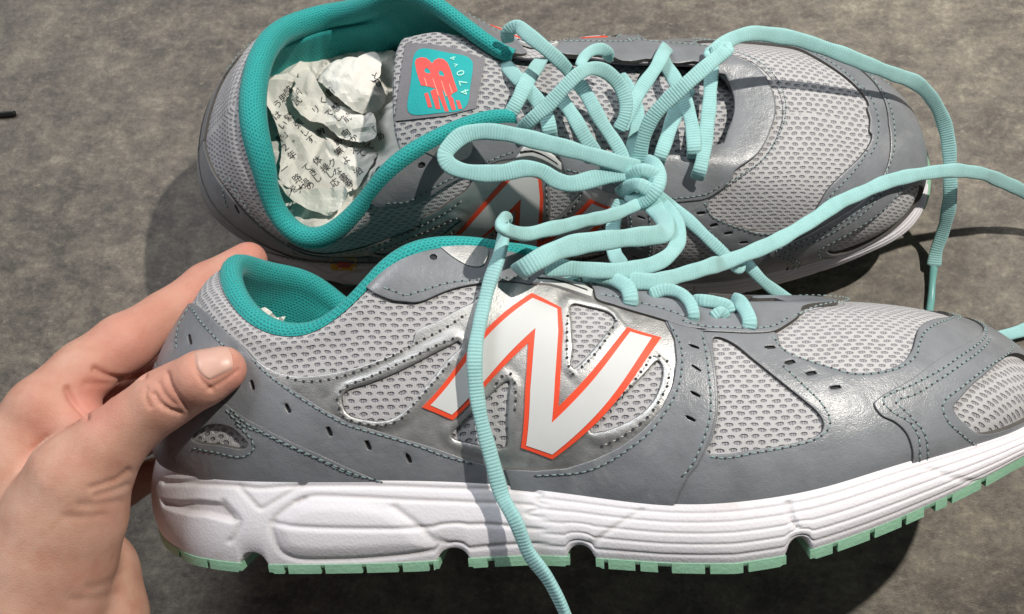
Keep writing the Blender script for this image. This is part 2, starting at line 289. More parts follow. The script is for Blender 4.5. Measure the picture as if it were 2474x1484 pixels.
def fabric_mesh(name, base, hole, su, sv, r0=.30, uvname=None, bumpd=.0007, thread=(.8, .79, .77), rough=.75):
    """knitted mesh with staggered oval openings; uses UV in modelling units"""
    m, nt, b = mat(name); uv = nt.nodes.new('ShaderNodeUVMap'); uv.uv_map = 'UVMap'
    sx = nt.nodes.new('ShaderNodeSeparateXYZ')
    wv = noise(nt, 1.3, 3, .5, uv.outputs[0]); wv2 = noise(nt, 1.1, 3, .5, uv.outputs[0], .5)
    nt.links.new(uv.outputs[0], sx.inputs[0])
    u = mth(nt, 'DIVIDE', mth(nt, 'MULTIPLY_ADD', wv, .25, sx.outputs[0]), su); v = mth(nt, 'DIVIDE', mth(nt, 'MULTIPLY_ADD', wv2, .2, sx.outputs[1]), sv)
    row = mth(nt, 'FLOOR', v); odd = mth(nt, 'MULTIPLY', mth(nt, 'MODULO', mth(nt, 'ABSOLUTE', row), 2), .5)
    fu = mth(nt, 'SUBTRACT', mth(nt, 'FRACT', mth(nt, 'ADD', u, odd)), .5); fv = mth(nt, 'SUBTRACT', mth(nt, 'FRACT', v), .5)
    cu = mth(nt, 'FLOOR', mth(nt, 'ADD', u, odd))
    cell = nt.nodes.new('ShaderNodeCombineXYZ'); nt.links.new(cu, cell.inputs[0]); nt.links.new(row, cell.inputs[1])
    wn_ = nt.nodes.new('ShaderNodeTexWhiteNoise'); wn_.noise_dimensions = '2D'; nt.links.new(cell.outputs[0], wn_.inputs['Vector'])
    rj = mth(nt, 'MULTIPLY_ADD', wn_.outputs['Value'], .06, r0-.03)
    eu = mth(nt, 'POWER', mth(nt, 'ABSOLUTE', mth(nt, 'DIVIDE', fu, 1.02)), 2.4); evv = mth(nt, 'POWER', mth(nt, 'ABSOLUTE', mth(nt, 'DIVIDE', fv, 1.0)), 2.4)
    d = mth(nt, 'POWER', mth(nt, 'ADD', eu, evv), 1/2.4)
    hm = nt.nodes.new('ShaderNodeMapRange'); hm.interpolation_type = 'SMOOTHSTEP'
    nt.links.new(mth(nt, 'SUBTRACT', d, rj), hm.inputs[0]); hm.inputs[1].default_value = -.07; hm.inputs[2].default_value = .09
    open_ = hm.outputs[0]
    # twisted yarn lines and short threads seen in each opening
    yarn = mth(nt, 'SINE', mth(nt, 'MULTIPLY', u, 6.2832*5)); yarn2 = mth(nt, 'MULTIPLY_ADD', yarn, .5, .5)
    fine = noise(nt, 26, 3, .6, uv.outputs[0]); big = noise(nt, .7, 4, .6, uv.outputs[0])
    bc = mix(nt, big, tuple(x*.86 for x in base), tuple(min(1, x*1.1) for x in base))
    hc = mix(nt, yarn2, hole, tuple(min(1, x*2.3) for x in hole))
    col = mix(nt, open_, hc, mix(nt, mth(nt, 'MULTIPLY', fine, .55), bc, thread))
    nt.links.new(col, b.inputs['Base Color']); b.inputs['Roughness'].default_value = rough
    b.inputs['Sheen Weight'].default_value = .15
    h = mth(nt, 'ADD', open_, mth(nt, 'MULTIPLY', mth(nt, 'ADD', mth(nt, 'MULTIPLY', yarn2, .12), mth(nt, 'MULTIPLY', fine, .3)), .6))
    bump(nt, b, h, .9, bumpd)
    return m
def plain(name, col, rough=.5, metallic=0, spec=.5, bs=0, bsc=400, var=.12):
    m, nt, b = mat(name); co = objco(nt); n = noise(nt, 160, 4, .6, co)
    nt.links.new(mix(nt, n, tuple(x*(1-var) for x in col), tuple(min(1, x*(1+var)) for x in col)), b.inputs['Base Color'])
    b.inputs['Roughness'].default_value = rough; b.inputs['Metallic'].default_value = metallic; b.inputs['Specular IOR Level'].default_value = spec
    if bs: bump(nt, b, noise(nt, bsc, 4, .6, co), bs, .0005)
    return m

M = {}
M['mesh'] = fabric_mesh('grey_air_mesh', (.41, .405, .425), (.175, .17, .185), .36, .19, .275, thread=(.74, .73, .72), bumpd=.0005)
M['teal'] = fabric_mesh('teal_knit_lining', (.011, .375, .36), (.003, .165, .17), .15, .105, .26, bumpd=.0003, thread=(.03, .46, .43), rough=.8)
M['tongue'] = fabric_mesh('tongue_mesh', (.30, .30, .32), (.12, .12, .14), .40, .19, .27)
M['inner'] = plain('inner_backing', (.10, .10, .115), .9)
M['grey'] = leather('grey_synthetic', (.225, .236, .257), .32, wr=.5, dirt=.18)
M['silver'] = leather('silver_foil', (.56, .56, .555), .50, .85, wr=.3, dirt=.25)
M['white_print'] = plain('white_print', (.66, .67, .67), .38, var=.04)
M['coral'] = plain('coral_print', (.86, .085, .035), .42, var=.05)
M['thread'] = plain('stitch_thread', (.24, .33, .335), .7, var=.25)
M['threadg'] = plain('silver_thread', (.42, .42, .41), .6, var=.25)
M['edge'] = plain('raw_cut_edge', (.085, .078, .072), .9, var=.3)
M['punch'] = plain('needle_hole', (.035, .035, .04), .9)
# ------------------------------------------------------------------ more materials
def foam():
    m, nt, b = mat('white_foam'); co = objco(nt)
    n1 = noise(nt, 70, 5, .62, co); n2 = noise(nt, 24, 5, .6, co)
    c = ramp(nt, n2, [(.25, (.72, .69, .73)), (.6, (.79, .77, .82)), (.8, (.81, .795, .84))])
    c = mix(nt, mth(nt, 'MULTIPLY', ramp(nt, n1, [(.60, (0, 0, 0)), (.74, (1, 1, 1))]), .35), c, (.50, .43, .34))
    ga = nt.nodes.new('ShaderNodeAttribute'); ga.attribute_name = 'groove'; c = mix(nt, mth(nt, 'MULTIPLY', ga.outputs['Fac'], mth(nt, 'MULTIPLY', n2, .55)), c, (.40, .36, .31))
    nt.links.new(c, b.inputs['Base Color']); b.inputs['Roughness'].default_value = .62
    b.inputs['Subsurface Weight'].default_value = .08; b.inputs['Subsurface Radius'].default_value = (.002, .002, .002)
    v = nt.nodes.new('ShaderNodeTexVoronoi'); v.inputs['Scale'].default_value = 1150; nt.links.new(co, v.inputs['Vector'])
    bump(nt, b, mth(nt, 'MULTIPLY_ADD', n1, .4, mth(nt, 'MULTIPLY', v.outputs['Distance'], .35)), .3, .0005)
    return m
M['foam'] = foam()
M['mint'] = plain('mint_rubber', (.29, .53, .37), .55, bs=.35, bsc=900, var=.14)
M['black'] = plain('black_plastic', (.01, .01, .011), .45)

def sfun(P2L, RL, sgn):
    e = [pspline(a) for a in (LF, LP1, P2L, RL)]
    def S(t, h):
        t = np.asarray(t, float)
        return bend(bez4([f(t) for f in e], h), sgn)
    S.F = lambda t: bend(e[0](np.asarray(t, float)), sgn)
    return S
SA = sfun(LP2A, LRA, +1); SB = sfun(LP2B, LRB, -1)
def nrm(S, t, h):
    e = 1e-3; h = np.asarray(h, float)
    a = S(t+e, h)-S(t-e, h); b = S(t, h+e)-S(t, h-e)
    n = np.cross(a, b); return n/(np.linalg.norm(n, axis=-1)[..., None]+1e-9)
MET = np.array([3.0, 7.0])
def sealift(S, t, h):
    # padded collar: the mesh swells between the heel panel and the rim
    s = np.minimum(t % NT, NT-(t % NT))
    return .22*np.exp(-((h-.9)/.10)**2)*smooth01(5.2, 4.2, s)
def surf(S, t, h, off):
    return S(t, h)+nrm(S, t, h)*(np.asarray(off)+sealift(S, t, h))[..., None]

CDT_CACHE = {}
def panel(name, S, side, outer, holes, lo, hi, material, parent, smooth=True, step=.34, bstep=.11, inset=.035, curve=True, kind=None, hcurve=True, edge=.93, relief=None, cn=False):
    """sheet of material laid on the upper: outline in (t,h), real thickness, softened edge"""
    def prep(P, c):
        P = np.array(P, float)*MET
        if c: P = resample(catmull(P, 8, True), bstep, True)
        else: P = densify(P, bstep)
        return P
    loops = [prep(outer, curve)]+[prep(h_, hcurve) for h_ in holes]
    key = (name, step, inset)+tuple(l.round(4).tobytes() for l in loops)
    if key not in CDT_CACHE:
        P, Ft, isb = cdt(loops, step, inset); CDT_CACHE[key] = (P, Ft, isb, boundary_edges(Ft), relief(P) if relief is not None else 0)
    P, Ft, isb, be, rl = CDT_CACHE[key]
    th = P/MET
    t, h = th[:, 0], th[:, 1]
    if side < 0: t = NT-t
    top = surf(S, t, h, np.where(isb, lo+(hi-lo)*edge, hi)+rl)
    bi = sorted({i for e in be for i in e}); mp = {i: len(top)+k for k, i in enumerate(bi)}
    bot = surf(S, t[bi], h[bi], np.full(len(bi), lo-.03))
    V = np.concatenate([top, bot])
    F = [tuple(f) for f in Ft]+[(b, a, mp[a], mp[b]) for a, b in be]
    # chart (t,h) is left-handed for the near side after mirroring
    if side < 0: F = [f[::-1] for f in F]
    o = link(name, V, F, [material, M['edge'] if material in (M['grey'], M['silver']) else material], parent, smooth)
    mi = np.zeros(len(F), np.int32); mi[len(Ft):] = 1; o.data.polygons.foreach_set('material_index', mi)
    if cn:
        nv_ = nrm(S, t, h); nv_ = np.concatenate([nv_, nv_[bi]]); o.data.polygons.foreach_set('use_smooth', np.ones(len(F), bool)); o.data.normals_split_custom_set_from_vertices(nv_.tolist())
    else: o.data.polygons.foreach_set('use_smooth', mi == 0)
    return o

def path3(S, side, uvp, off, step, rel=None):
    P = catmull(np.array(uvp)*MET, 10)/MET
    t = P[:, 0] if side > 0 else NT-P[:, 0]
    q = surf(S, t, P[:, 1], np.full(len(t), off))
    s = np.concatenate([[0], np.cumsum(np.linalg.norm(np.diff(q, axis=0), axis=1))])
    n = max(int(s[-1]/step), 2); k = (np.arange(n)+.5)*s[-1]/n
    ti = np.interp(k, s, t); hi_ = np.interp(k, s, P[:, 1]); tg = np.stack([np.interp(k+.02, s, q[:, i])-np.interp(k-.02, s, q[:, i]) for i in range(3)], 1)
    tg /= np.linalg.norm(tg, axis=1)[:, None]+1e-9
    oo = np.full(n, off)+(rel(np.stack([(ti if side > 0 else NT-ti), hi_], 1)*MET) if rel is not None else 0)
    c = surf(S, ti, hi_, oo); nn = nrm(S, ti, hi_)
    return c, tg, nn
def stitching(name, S, side, lines, parent, threadmat, step=.235, ln=.185, wd=.05, slant=.0, dots=True, rel=None, dot=.034):
    V = []; F = []; MI = []
    for uvp, off in lines:
        c, tg, nn = path3(S, side, uvp, off, step, rel)
        for i in range(len(c)):
            n = nn[i]; t = tg[i]; b = np.cross(n, t); l = ln*rng.uniform(.85, 1.12)/2; w = wd*rng.uniform(.85, 1.1)/2
            t2 = t+b*slant+b*rng.normal(0, .05); o = len(V)
            # little pillow shaped stitch, 10 vertices
            for a, k, z in ((-1, 0, -.02), (-.72, -.8, -.005), (-.72, .8, -.005), (-.55, 0, .02), (0, -1, .0), (0, 1, .0), (0, 0, .032), (.72, -.8, -.005), (.72, .8, -.005), (.55, 0, .02), (1, 0, -.02)):
                V.append(c[i]+t2*l*a+b*w*k+n*z)
            for f in ((0, 1, 3), (0, 3, 2), (1, 4, 6, 3), (3, 6, 5, 2), (4, 7, 9, 6), (6, 9, 8, 5), (7, 10, 9), (9, 10, 8)):
                F.append(tuple(o+x for x in f)); MI.append(0)
            if dots:
                p = c[i]+t*step*.5; o = len(V)
                for k in range(6):
                    a = k*math.pi/3; V.append(p+(t*math.cos(a)*dot+b*math.sin(a)*dot)+n*.006)
                F.append(tuple(o+k for k in range(6))); MI.append(1)
    o = link(name, V, F, [threadmat, M['punch']], parent, True)
    o.data.polygons.foreach_set('material_index', np.array(MI, np.int32)); o['kind'] = 'stuff'
    return o

XBt = [-3, -2, -1, .5, 3, 8, 12, 16, 18, 20, 22.7, 24.5, 27, 29.5, 31]; ZBt = [1.2, 1.0, .62, .36, .28, .28, .42, .3, .32, .6, 1.3, 1.8, 2.5, 2.95, 3.1]
NOTCH = [(2.9, .48, .42), (9.45, .5, .40), (13.5, .42, .42), (19.8, .36, .50)]
def zbot(x): return np.interp(x, XBt, ZBt)
def qfun(S):
    def Q(t, v):
        t = np.asarray(t, float); v = np.asarray(v, float)
        P = S.F(t); e = 1e-3; T = (S.F(t+e)-S.F(t-e))[..., :2]; T = T/np.linalg.norm(T, axis=-1)[..., None]
        n = np.stack([T[..., 1], -T[..., 0], 0*T[..., 0]], -1)
        zt = P[..., 2]+.06; x = P[..., 0]; zb = zbot(x)
        toe = .45*smooth01(26.5, 29.3, x)
        def Mx(o, f):
            q = P+n*(o+toe*(1-.6*f))[..., None]; q[..., 2] = zb+f*(zt-zb); return q
        R_ = bez4([Mx(.28, 0), Mx(.62, .38), Mx(.42, .72), Mx(.16, 1)], v)
        for xc, w, hh in NOTCH: R_[..., 2] += hh*np.sqrt(np.clip(1-((x-xc)/w)**2, 0, 1))*(1-v)**3
        return R_, n
    return Q

def sole_relief(t, v):
    """sculpted grooves of the midsole, t folded to one side"""
    ts = np.minimum(t % NT, NT-(t % NT)); sh = ts.shape
    p = np.stack([ts.ravel()*3.1, v.ravel()*2.6], 1); d = np.zeros(len(p))
    def line(k, w=.075, dep=.07): 
        L = catmull(np.array(GV[k])*np.array([3.1, 2.6]), 6)
        return -dep*np.exp(-(segdist(p, L)/w)**2)
    rear = smooth01(5.15, 4.95, ts.ravel())
    for k in 'abcdefghi': d += line(k, .075, .065 if k in 'afg' else .055)*rear
    d += line('j', .07, .06); d += line('m', .08, .06); d += line('k', .055, .16); d += line('l', .10, .04)
    rec = np.array(GV['recess'])*np.array([3.1, 2.6]); inside = inpoly(p, rec); dd = segdist(p, rec, True)
    d -= np.where(inside, np.minimum(dd*1.0, .16), 0)
    # swelling of the rear pods
    pod = catmull(np.array(GV['f']+[[4.05, .45], [3.8, .72]])*np.array([3.1, 2.6]), 6, True); ip = inpoly(p, pod); dp = segdist(p, pod, True)
    d += np.where(ip, .10*smooth01(0, .5, dp), 0)
    x = ts.ravel(); vv = v.ravel()
    # long ribs of the forefoot
    r1 = smooth01(4.95, 5.15, x)
    for c in (.16, .34, .52, .70, .86): d -= .034*np.exp(-((vv-c)*2.4/.06)**2)*r1*np.where(x < 12.1, 1, 0)
    return d.reshape(sh)

def build_midsole(S, parent):
    Q = qfun(S)
    nt_, nv = 900, 60
    t = np.linspace(0, NT, nt_, endpoint=False); 
    # denser sampling by arc length
    td = np.linspace(0, NT, 6001); pd = S.F(td); s = np.concatenate([[0], np.cumsum(np.linalg.norm(np.diff(pd, axis=0), axis=1))])
    t = np.interp(np.linspace(0, s[-1], nt_, endpoint=False), s, td)
    v = np.linspace(0, 1, nv); T, Vv = np.meshgrid(t, v, indexing='ij')
    P, n = Q(T, Vv)
    du = np.roll(P, -1, 0)-np.roll(P, 1, 0); dv = np.gradient(P, axis=1); nn = np.cross(du, dv); nn /= np.linalg.norm(nn, axis=-1)[..., None]
    d = sole_relief(T, Vv)*smooth01(0, .05, Vv)*smooth01(1, .97, Vv)
    P = P+nn*d[..., None]
    # soft lip on top, floor below
    n0 = n[:, 0]; F0 = S.F(t)
    lip1 = P[:, -1]-n0*.05+np.array([0, 0, .045]); lip2 = F0-n0*.10+np.array([0, 0, .09]); lip3 = F0-n0*.5+np.array([0, 0, .02])
    bot = P[:, 0]-n0*.35+np.array([0, 0, .03])
    cen = P[:, 0].copy(); cen[:, 1] *= .25; cen[:, 2] = zbot(cen[:, 0])+.05
    cen[:, 0] = np.clip(cen[:, 0], 0.5, 27.5)
    G = np.concatenate([cen[:, None], bot[:, None], P, lip1[:, None], lip2[:, None], lip3[:, None]], 1)
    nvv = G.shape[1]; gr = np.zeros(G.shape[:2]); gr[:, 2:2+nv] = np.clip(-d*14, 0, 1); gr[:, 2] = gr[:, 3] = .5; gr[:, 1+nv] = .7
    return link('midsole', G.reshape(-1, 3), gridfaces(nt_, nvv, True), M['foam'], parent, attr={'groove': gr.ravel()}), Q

PADS = [(-3, 2.42), (3.38, 8.98), (9.92, 13.1), (13.9, 19.45), (20.15, 31)]
LUGD = [390, 472, 577, 655, 791, 927, 1067, 1137, 1379, 1464, 1617, 1902, 1955, 2171, 2308, 2474, 2700]; LUGX = [-1.6, .46, 2.29, 3.52, 5.35, 7.18, 9.05, 9.98, 13.15, 14.25, 16.15, 19.55, 20.2, 22.85, 24.6, 27.1, 30.4]
NOTD = [(448, 5), (511, 5), (689, 6), (781, 6), (882, 6), (969, 6), (1043, 6), (1187, 9), (1461, 5), (1537, 6), (1601, 16), (1704, 6), (1796, 6), (2011, 6), (2103, 6), (2184, 6), (2250, 15), (2302, 7), (2382, 7)]
def build_outsole(S, Q, parent):
    tt = np.linspace(0, 12, 1500); near = Q(tt, np.zeros(1500))[0]+Q(tt, np.zeros(1500))[1]*.05
    far = Q(NT-tt, np.zeros(1500))[0]+Q(NT-tt, np.zeros(1500))[1]*.05
    nx = [(np.interp(c, LUGD, LUGX), w*.0128) for c, w in NOTD]
    xmin, xmax = max(near[:, 0].min(), far[:, 0].min())+.004, min(near[:, 0].max(), far[:, 0].max())-.004
    def yy(arr, x):
        o = np.argsort(arr[:, 0]); return np.interp(x, arr[o, 0], arr[o, 1])
    for a, b in PADS:
        a, b = max(a, xmin), min(b, xmax)
        u = np.linspace(0, 1, 60); xs = a+(b-a)*(u if (a > xmin and b < xmax) else (1-np.cos(u*math.pi))/2)
        cols = [(x, 0) for x in xs if not any(abs(x-c) <= w+.004 for c, w in nx)]
        for c, w in nx:
            if a+.05 < c < b-.05: cols += [(c-w-.001, 0), (c-w, 1), (c+w, 1), (c+w+.001, 0)]
        cols.sort()
        V = []
        for x, k in cols:
            yn, yf = yy(near, x), yy(far, x); zt = zbot(x)+.03; zb_ = max(zbot(x)-.29, 0.0)
            e = min((x-a), (b-x), .12)/.12 if True else 1
            tk = zb_+(.05 if e < .99 else 0); z1 = tk+(.2 if k else 0); ins = min(.45, abs(yf-yn)*.3)
            V += [(x, yn+ins, zt), (x, yn, zt), (x, yn+.02, (zt+z1)/2), (x, yn+.05, z1), (x, yn+ins, z1), (x, yf-ins, z1), (x, yf-.05, z1), (x, yf-.02, (zt+z1)/2), (x, yf, zt), (x, yf-ins, zt)]
        n = len(cols); F = []
        for i in range(n-1):
            for j in range(10): F.append((i*10+j, i*10+(j+1) % 10, (i+1)*10+(j+1) % 10, (i+1)*10+j))
        F += [tuple(range(9, -1, -1)), tuple((n-1)*10+j for j in range(10))]
        link('outsole_pad', V, F, M['mint'], parent, False)
    # rubber wraps up over the toe
    tv, vv_ = np.meshgrid(np.linspace(11.1, 12.9, 60), np.linspace(0, .85, 10), indexing='ij'); q, n_ = Q(tv, vv_)
    vv2 = vv_*(1-.75*(np.abs(tv-12)/.9)**2); q, n_ = Q(tv, vv2); th_ = .05*np.where((vv_ < .83) & (np.abs(tv-12) < .88), 1, -.6)
    link('toe_bumper', (q+n_*th_[..., None]).reshape(-1, 3), gridfaces(60, 10), M['mint'], parent)

def uvgrid(S, T, Hh, P):
    tm = np.linspace(0, 3, 61); pm = S(tm, np.full(61, .5)); am = np.concatenate([[0], np.cumsum(np.linalg.norm(np.diff(pm, axis=0), axis=1))])-(pm[:, 0]-pm[0, 0])
    ts = np.minimum(T, NT-T); a = np.interp(ts, tm, am)
    hc = np.linspace(0, 1, 80); pc = S(np.full(80, 12.), hc); o = np.argsort(pc[:, 0])
    zc = np.where(P[..., 0] > 21, np.interp(P[..., 0], pc[o, 0], pc[o, 2]), float(np.interp(21., pc[o, 0], pc[o, 2])))
    y0 = bend(np.stack([P[..., 0], 0*P[..., 0], 0*P[..., 0]], -1), S.sgn)[..., 1]
    yy = P[..., 1]-y0
    vv = np.where(T <= 12, -1, 1)*(.85*np.abs(yy)+.85*(zc-P[..., 2]))
    return np.stack([P[..., 0]+a, vv], -1)
SA.sgn = 1; SB.sgn = -1

def build_upper(S, parent):
    nt_, nh = 300, 60
    td = np.linspace(0, NT, nt_, endpoint=True); h = np.linspace(0, 1, nh)
    T, Hh = np.meshgrid(td, h, indexing='ij')
    P = surf(S, T, Hh, np.zeros_like(T)); uv = uvgrid(S, T, Hh, P)
    Pi = surf(S, T, Hh, np.full_like(T, -.16))
    G = np.concatenate([P, Pi[:, ::-1]], 1); UVg = np.concatenate([uv, uv[:, ::-1]], 1)
    F = gridfaces(nt_, 2*nh)
    o = link('mesh_upper', G.reshape(-1, 3), F, [M['mesh'], M['inner']], parent, uv=UVg.reshape(-1, 2))
    mi = ((np.arange(len(F)) % (2*nh-1)) >= nh-1).astype(np.int32); o.data.polygons.foreach_set('material_index', mi)
    return o

def build_collar(S, parent, t0=17.85, t1=30.15, fold=0, ks=(.82, .80, .75, .72, .66, .60)):
    n = 260; t = np.linspace(t0, t1, n); s = np.minimum(t % NT, NT-(t % NT))
    k = np.interp(s, [0, 1.2, 2.5, 4, 5, 6.2], ks)
    nn = nrm(S, t, np.full(n, .975)); R_ = S(t, np.ones(n)); w = R_-S(t, np.full(n, .97)); w /= np.linalg.norm(w, axis=1)[:, None]
    lift = nn*sealift(S, t, np.ones(n))[:, None]
    prof = [(.20, -.42), (.30, -.26), (.345, -.05), (.30, .16), (.16, .34), (-.05, .43), (-.28, .40), (-.50, .26), (-.66, .02), (-.74, -.25), (-.78, -.55)]
    rows = [R_+lift+nn*(a*k)[:, None]+w*(b*k)[:, None] for a, b in prof]
    wr = .10*np.sin(t*5.0)*np.sin(t*1.7+1)+.035*np.sin(t*11+2)
    for hh, off in ((.86, -.60), (.78, -.66), (.68, -.68), (.55, -.66), (.40, -.62), (.25, -.58), (.10, -.55), (.0, -.55)):
        rows.append(S(t, np.full(n, hh))+nrm(S, t, np.full(n, hh))*(off-np.abs(fold*wr*(1-hh)*1.2))[:, None])
    G = np.stack(rows, 1); nv = G.shape[1]
    ua = np.concatenate([[0], np.cumsum(np.linalg.norm(np.diff(R_, axis=0), axis=1))])
    va = np.concatenate([np.zeros((n, 1)), np.cumsum(np.linalg.norm(np.diff(G, axis=1), axis=2), 1)], 1)
    uv = np.stack([np.repeat(ua[:, None], nv, 1), va], -1)
    F = [tuple(f) for f in gridfaces(n, nv)]+[tuple(range(10, -1, -1)), tuple((n-1)*nv+j for j in range(11))]
    link('collar_lining', G.reshape(-1, 3), F, M['teal'], parent, uv=uv.reshape(-1, 2))

def build_insole(S, parent):
    n = 160; t = np.linspace(0, NT, n, endpoint=False); Fp = S.F(t); c = np.array([13., 0, 3.2])
    rings = []
    for f in (.93, .6, .3, .02):
        q = Fp.copy(); q[:, 1] *= f; q[:, 0] = 13+(q[:, 0]-13)*(f if f > .9 else (.3+.7*f)); q[:, 2] += .35; rings.append(q)
    link('insole', np.stack(rings, 1).reshape(-1, 3), gridfaces(n, 4, True), M['inner'], parent)

def scallop(P, n_=3):
    return P
def build_shoe(name, S, label, group, eyestay_t0=6.81, heel_drop=0.0):
    root = bpy.data.objects.new(name, None); COL.objects.link(root); tag(root, label, 'shoe', group)
    root.empty_display_size = .02
    ms, Q = build_midsole(S, root); build_outsole(S, Q, root)
    build_upper(S, root); build_insole(S, root); build_collar(S, root, fold=1.6, ks=(1.08, 1.02, .90, .78, .68, .60) if heel_drop > 0 else (.82, .80, .75, .72, .66, .60))
    D = {k: [tuple(p) for p in v] for k, v in UV.items() if k != 'slots'}
    def capsule(a, b, w=.048):
        a, b = np.array(a), np.array(b); m_ = (a+b)/2; a, b = m_+(a-m_)*.8, m_+(b-m_)*.8
        a = np.array(a)*MET; b = np.array(b)*MET; d = (b-a)/np.linalg.norm(b-a); n = np.array([-d[1], d[0]]); o = []
        for c, sg in ((b, 1), (a, -1)):
            for k in range(5):
                an = -math.pi/2+k*math.pi/4; o.append(c+sg*(d*math.cos(an)*w+n*math.sin(an)*w))
        return (np.array(o)/MET).tolist()
    slots = [capsule(a, b) for a, b in UV['slots']]
    w7 = [(10.62, .379), (9.9, .3155), (9.62, .255), (9.54, .23), (9.53, .19), (9.58, .125), (9.72, .06), (10.3, .05), (10.9, .09), (11.15, .2), (11.0, .33)]
    g1 = [(0, -.01), (0, .69), (.45, .755)]+D['g1_upper'][3:]+[(7.8, .745), (8.3, .735), (8.92, .735)]+D['w6']+[(11.7, .622), (12, .62), (12, -.01)]
    g1 = [(a, b-heel_drop*float(smooth01(2.9, 1.9, a)) if b > .3 else b) for a, b in g1]
    g1h = [D['w5'], w7, D['heelwin']]+slots
    g1c = [g1[0], g1[1]]+[tuple(x) for x in (catmull(np.array(g1[1:-1])*MET, 6)/MET)[1:-1]]+[g1[-2], g1[-1]]
    eye_f = D['eye_front']+[(10.6, .90), (11.3, .905), (12, .905), (12, 1.0)]
    te = np.arange(11.9, eyestay_t0+.05, -.06); he = 1.0+.03*np.clip(np.cos((te-7.25)*2*math.pi/1.02), -.4, .8)*smooth01(11.2, 10.2, te)
    eye_f = [tuple(x) for x in (catmull(np.array(D['eye_front']+[(10.6, .895), (11.3, .905)])*MET, 5)/MET)]+[(12, .905), (12, 1.0)]+list(zip(te, he))+[(eyestay_t0, 1.0)]
    t1 = [(12, .0), (12, .545)]+[tuple(x) for x in (catmull(np.array([(12, .545)]+D['t1_left'][:-1])*MET, 6)/MET)[1:]]+[(9.09, 0)]
    ers = [(4.05, 1.005), (4.33, 1.005), (4.66, 1.005), (4.96, 1.005), (5.3, 1.005), (5.62, 1.005), (5.95, 1.005), (6.25, .995), (6.33, .96), (6.228, .916), (6.124, .848), (5.936, .7865), (5.763, .782), (5.539, .771), (5.348, .758), (5.093, .743), (4.95, .734), (4.759, .727), (4.64, .735), (4.528, .7578), (4.40, .79), (4.295, .832), (4.20, .88), (4.128, .9346)]
    ec = np.array(UV['eyelet'][0]); eyelet = [(ec+np.array([math.cos(a), math.sin(a)])*.13/MET).tolist() for a in np.linspace(0, 2*math.pi, 12, endpoint=False)]
    seam_grey = [('st_heel_top', .135), ('st_heel2a', .135), ('st_heelwin', .17), ('st_strip', .175), ('st_strip2', .135), ('st_w6', .135), ('st_arc', .175), ('st_eye_rear', .15), ('st_eye_front', .19), ('st_t1a', .20), ('st_t1b', .20), ('st_t1c', .20)]
    def full(L, top=True):
        # outline of one side -> outline across the toe centre line
        return [tuple(p) for p in L]+[(NT-p[0], p[1]) for p in L[::-1]]
    mirr = lambda L: [(NT-p[0], p[1]) for p in L]
    bottom = [(t_, -.01) for t_ in np.arange(23.9, .05, -.1)]
    g_top = [p for p in g1c if not (p[1] < 0)]
    g_full = [(0.004, -.01)]+[(max(p[0], .004), p[1]) for p in g_top if p[0] < 11.99]+[(12, .62)]+[(min(NT-p[0], 23.996), p[1]) for p in g_top[::-1] if p[0] < 11.99]+[(23.996, -.01)]+bottom
    panel('side_overlay', S, 1, g_full, g1h+[mirr(h_) for h_ in g1h], 0, .12, M['grey'], root, curve=False, bstep=.12)
    e_low = [p for p in eye_f if p[1] < .95 and p[0] < 11.99]; e_up = list(zip(te, he))+[(eyestay_t0, 1.0)]
    e_full = e_low+[(12, .905)]+mirr(e_low[::-1])+mirr(e_up[::-1])+[(12, 1.0)]+e_up
    panel('eyestay', S, 1, e_full, [], .05, .175, M['grey'], root, curve=False)
    t_l = [p for p in t1[2:] if p[0] < 11.99]
    t_full = t_l[::-1]+[(12, .545)]+mirr(t_l)+[(t_, 0) for t_ in np.arange(14.85, 9.15, -.1)]
    panel('toe_overlay', S, 1, t_full, [w7, mirr(w7)], .10, .185, M['grey'], root, curve=False)
    def welt(P):
        d = np.full(len(P), 9.)
        for k in ('w1', 'w2', 'w3', 'w4'): d = np.minimum(d, segdist(P, resample(catmull(np.array(D[k])*MET, 6, True), .15, True), True))
        Np = np.array(D['n_outer'])*MET; keep = smooth01(.02, .16, np.where(inpoly(P, Np), 0, segdist(P, Np, True)))
        return keep*(.075*np.exp(-((d-.13)/.10)**2)-.03*np.exp(-((d-.36)/.09)**2))
    hc_ = [(.01, .0), (.01, .47), (.8, .50), (1.6, .49), (2.05, .475), (2.289, .452), (2.574, .385), (2.776, .338), (3.014, .268), (3.294, .178), (3.537, .088), (3.70, .03), (3.76, .0)]
    hc_ += [(t_, 0) for t_ in np.arange(3.6, .1, -.12)]
    sr = [(a+.06, b) for a, b in D['st_strip']]
    ms_ = [(4.79, .0)]+[p for p in D['g1_upper'] if 4.75 < p[0] <= 7.3]+[(7.456, .6607), (7.58, .755)]+[(7.75, .735), (7.93, .71)]+sr[1:]+[(6.42, .07), (6.30, 0)]+[(t_, 0) for t_ in np.arange(6.2, 4.85, -.12)]
    for side in (1, -1):
        panel('heel_counter', S, side, hc_, [D['heelwin']], .10, .155, M['grey'], root, curve=False)
        panel('midfoot_strip', S, side, ms_, slots[6:10], .10, .16, M['grey'], root, curve=False)
    sl = []
    for side in (1, -1):
        for a, b in UV['slots']:
            q = np.array(capsule(a, b, .075)); t_ = q[:, 0] if side > 0 else NT-q[:, 0]; sl.append(surf(S, t_, q[:, 1], np.full(len(q), .035)))
    for side in (1, -1):
        q = np.array(eyelet); q = q.mean(0)+(q-q.mean(0))*1.2; sl.append(surf(S, q[:, 0] if side > 0 else NT-q[:, 0], q[:, 1], np.full(len(q), .05)))
    nsl = [len(q) for q in sl]; off_ = np.concatenate([[0], np.cumsum(nsl)[:-1]])
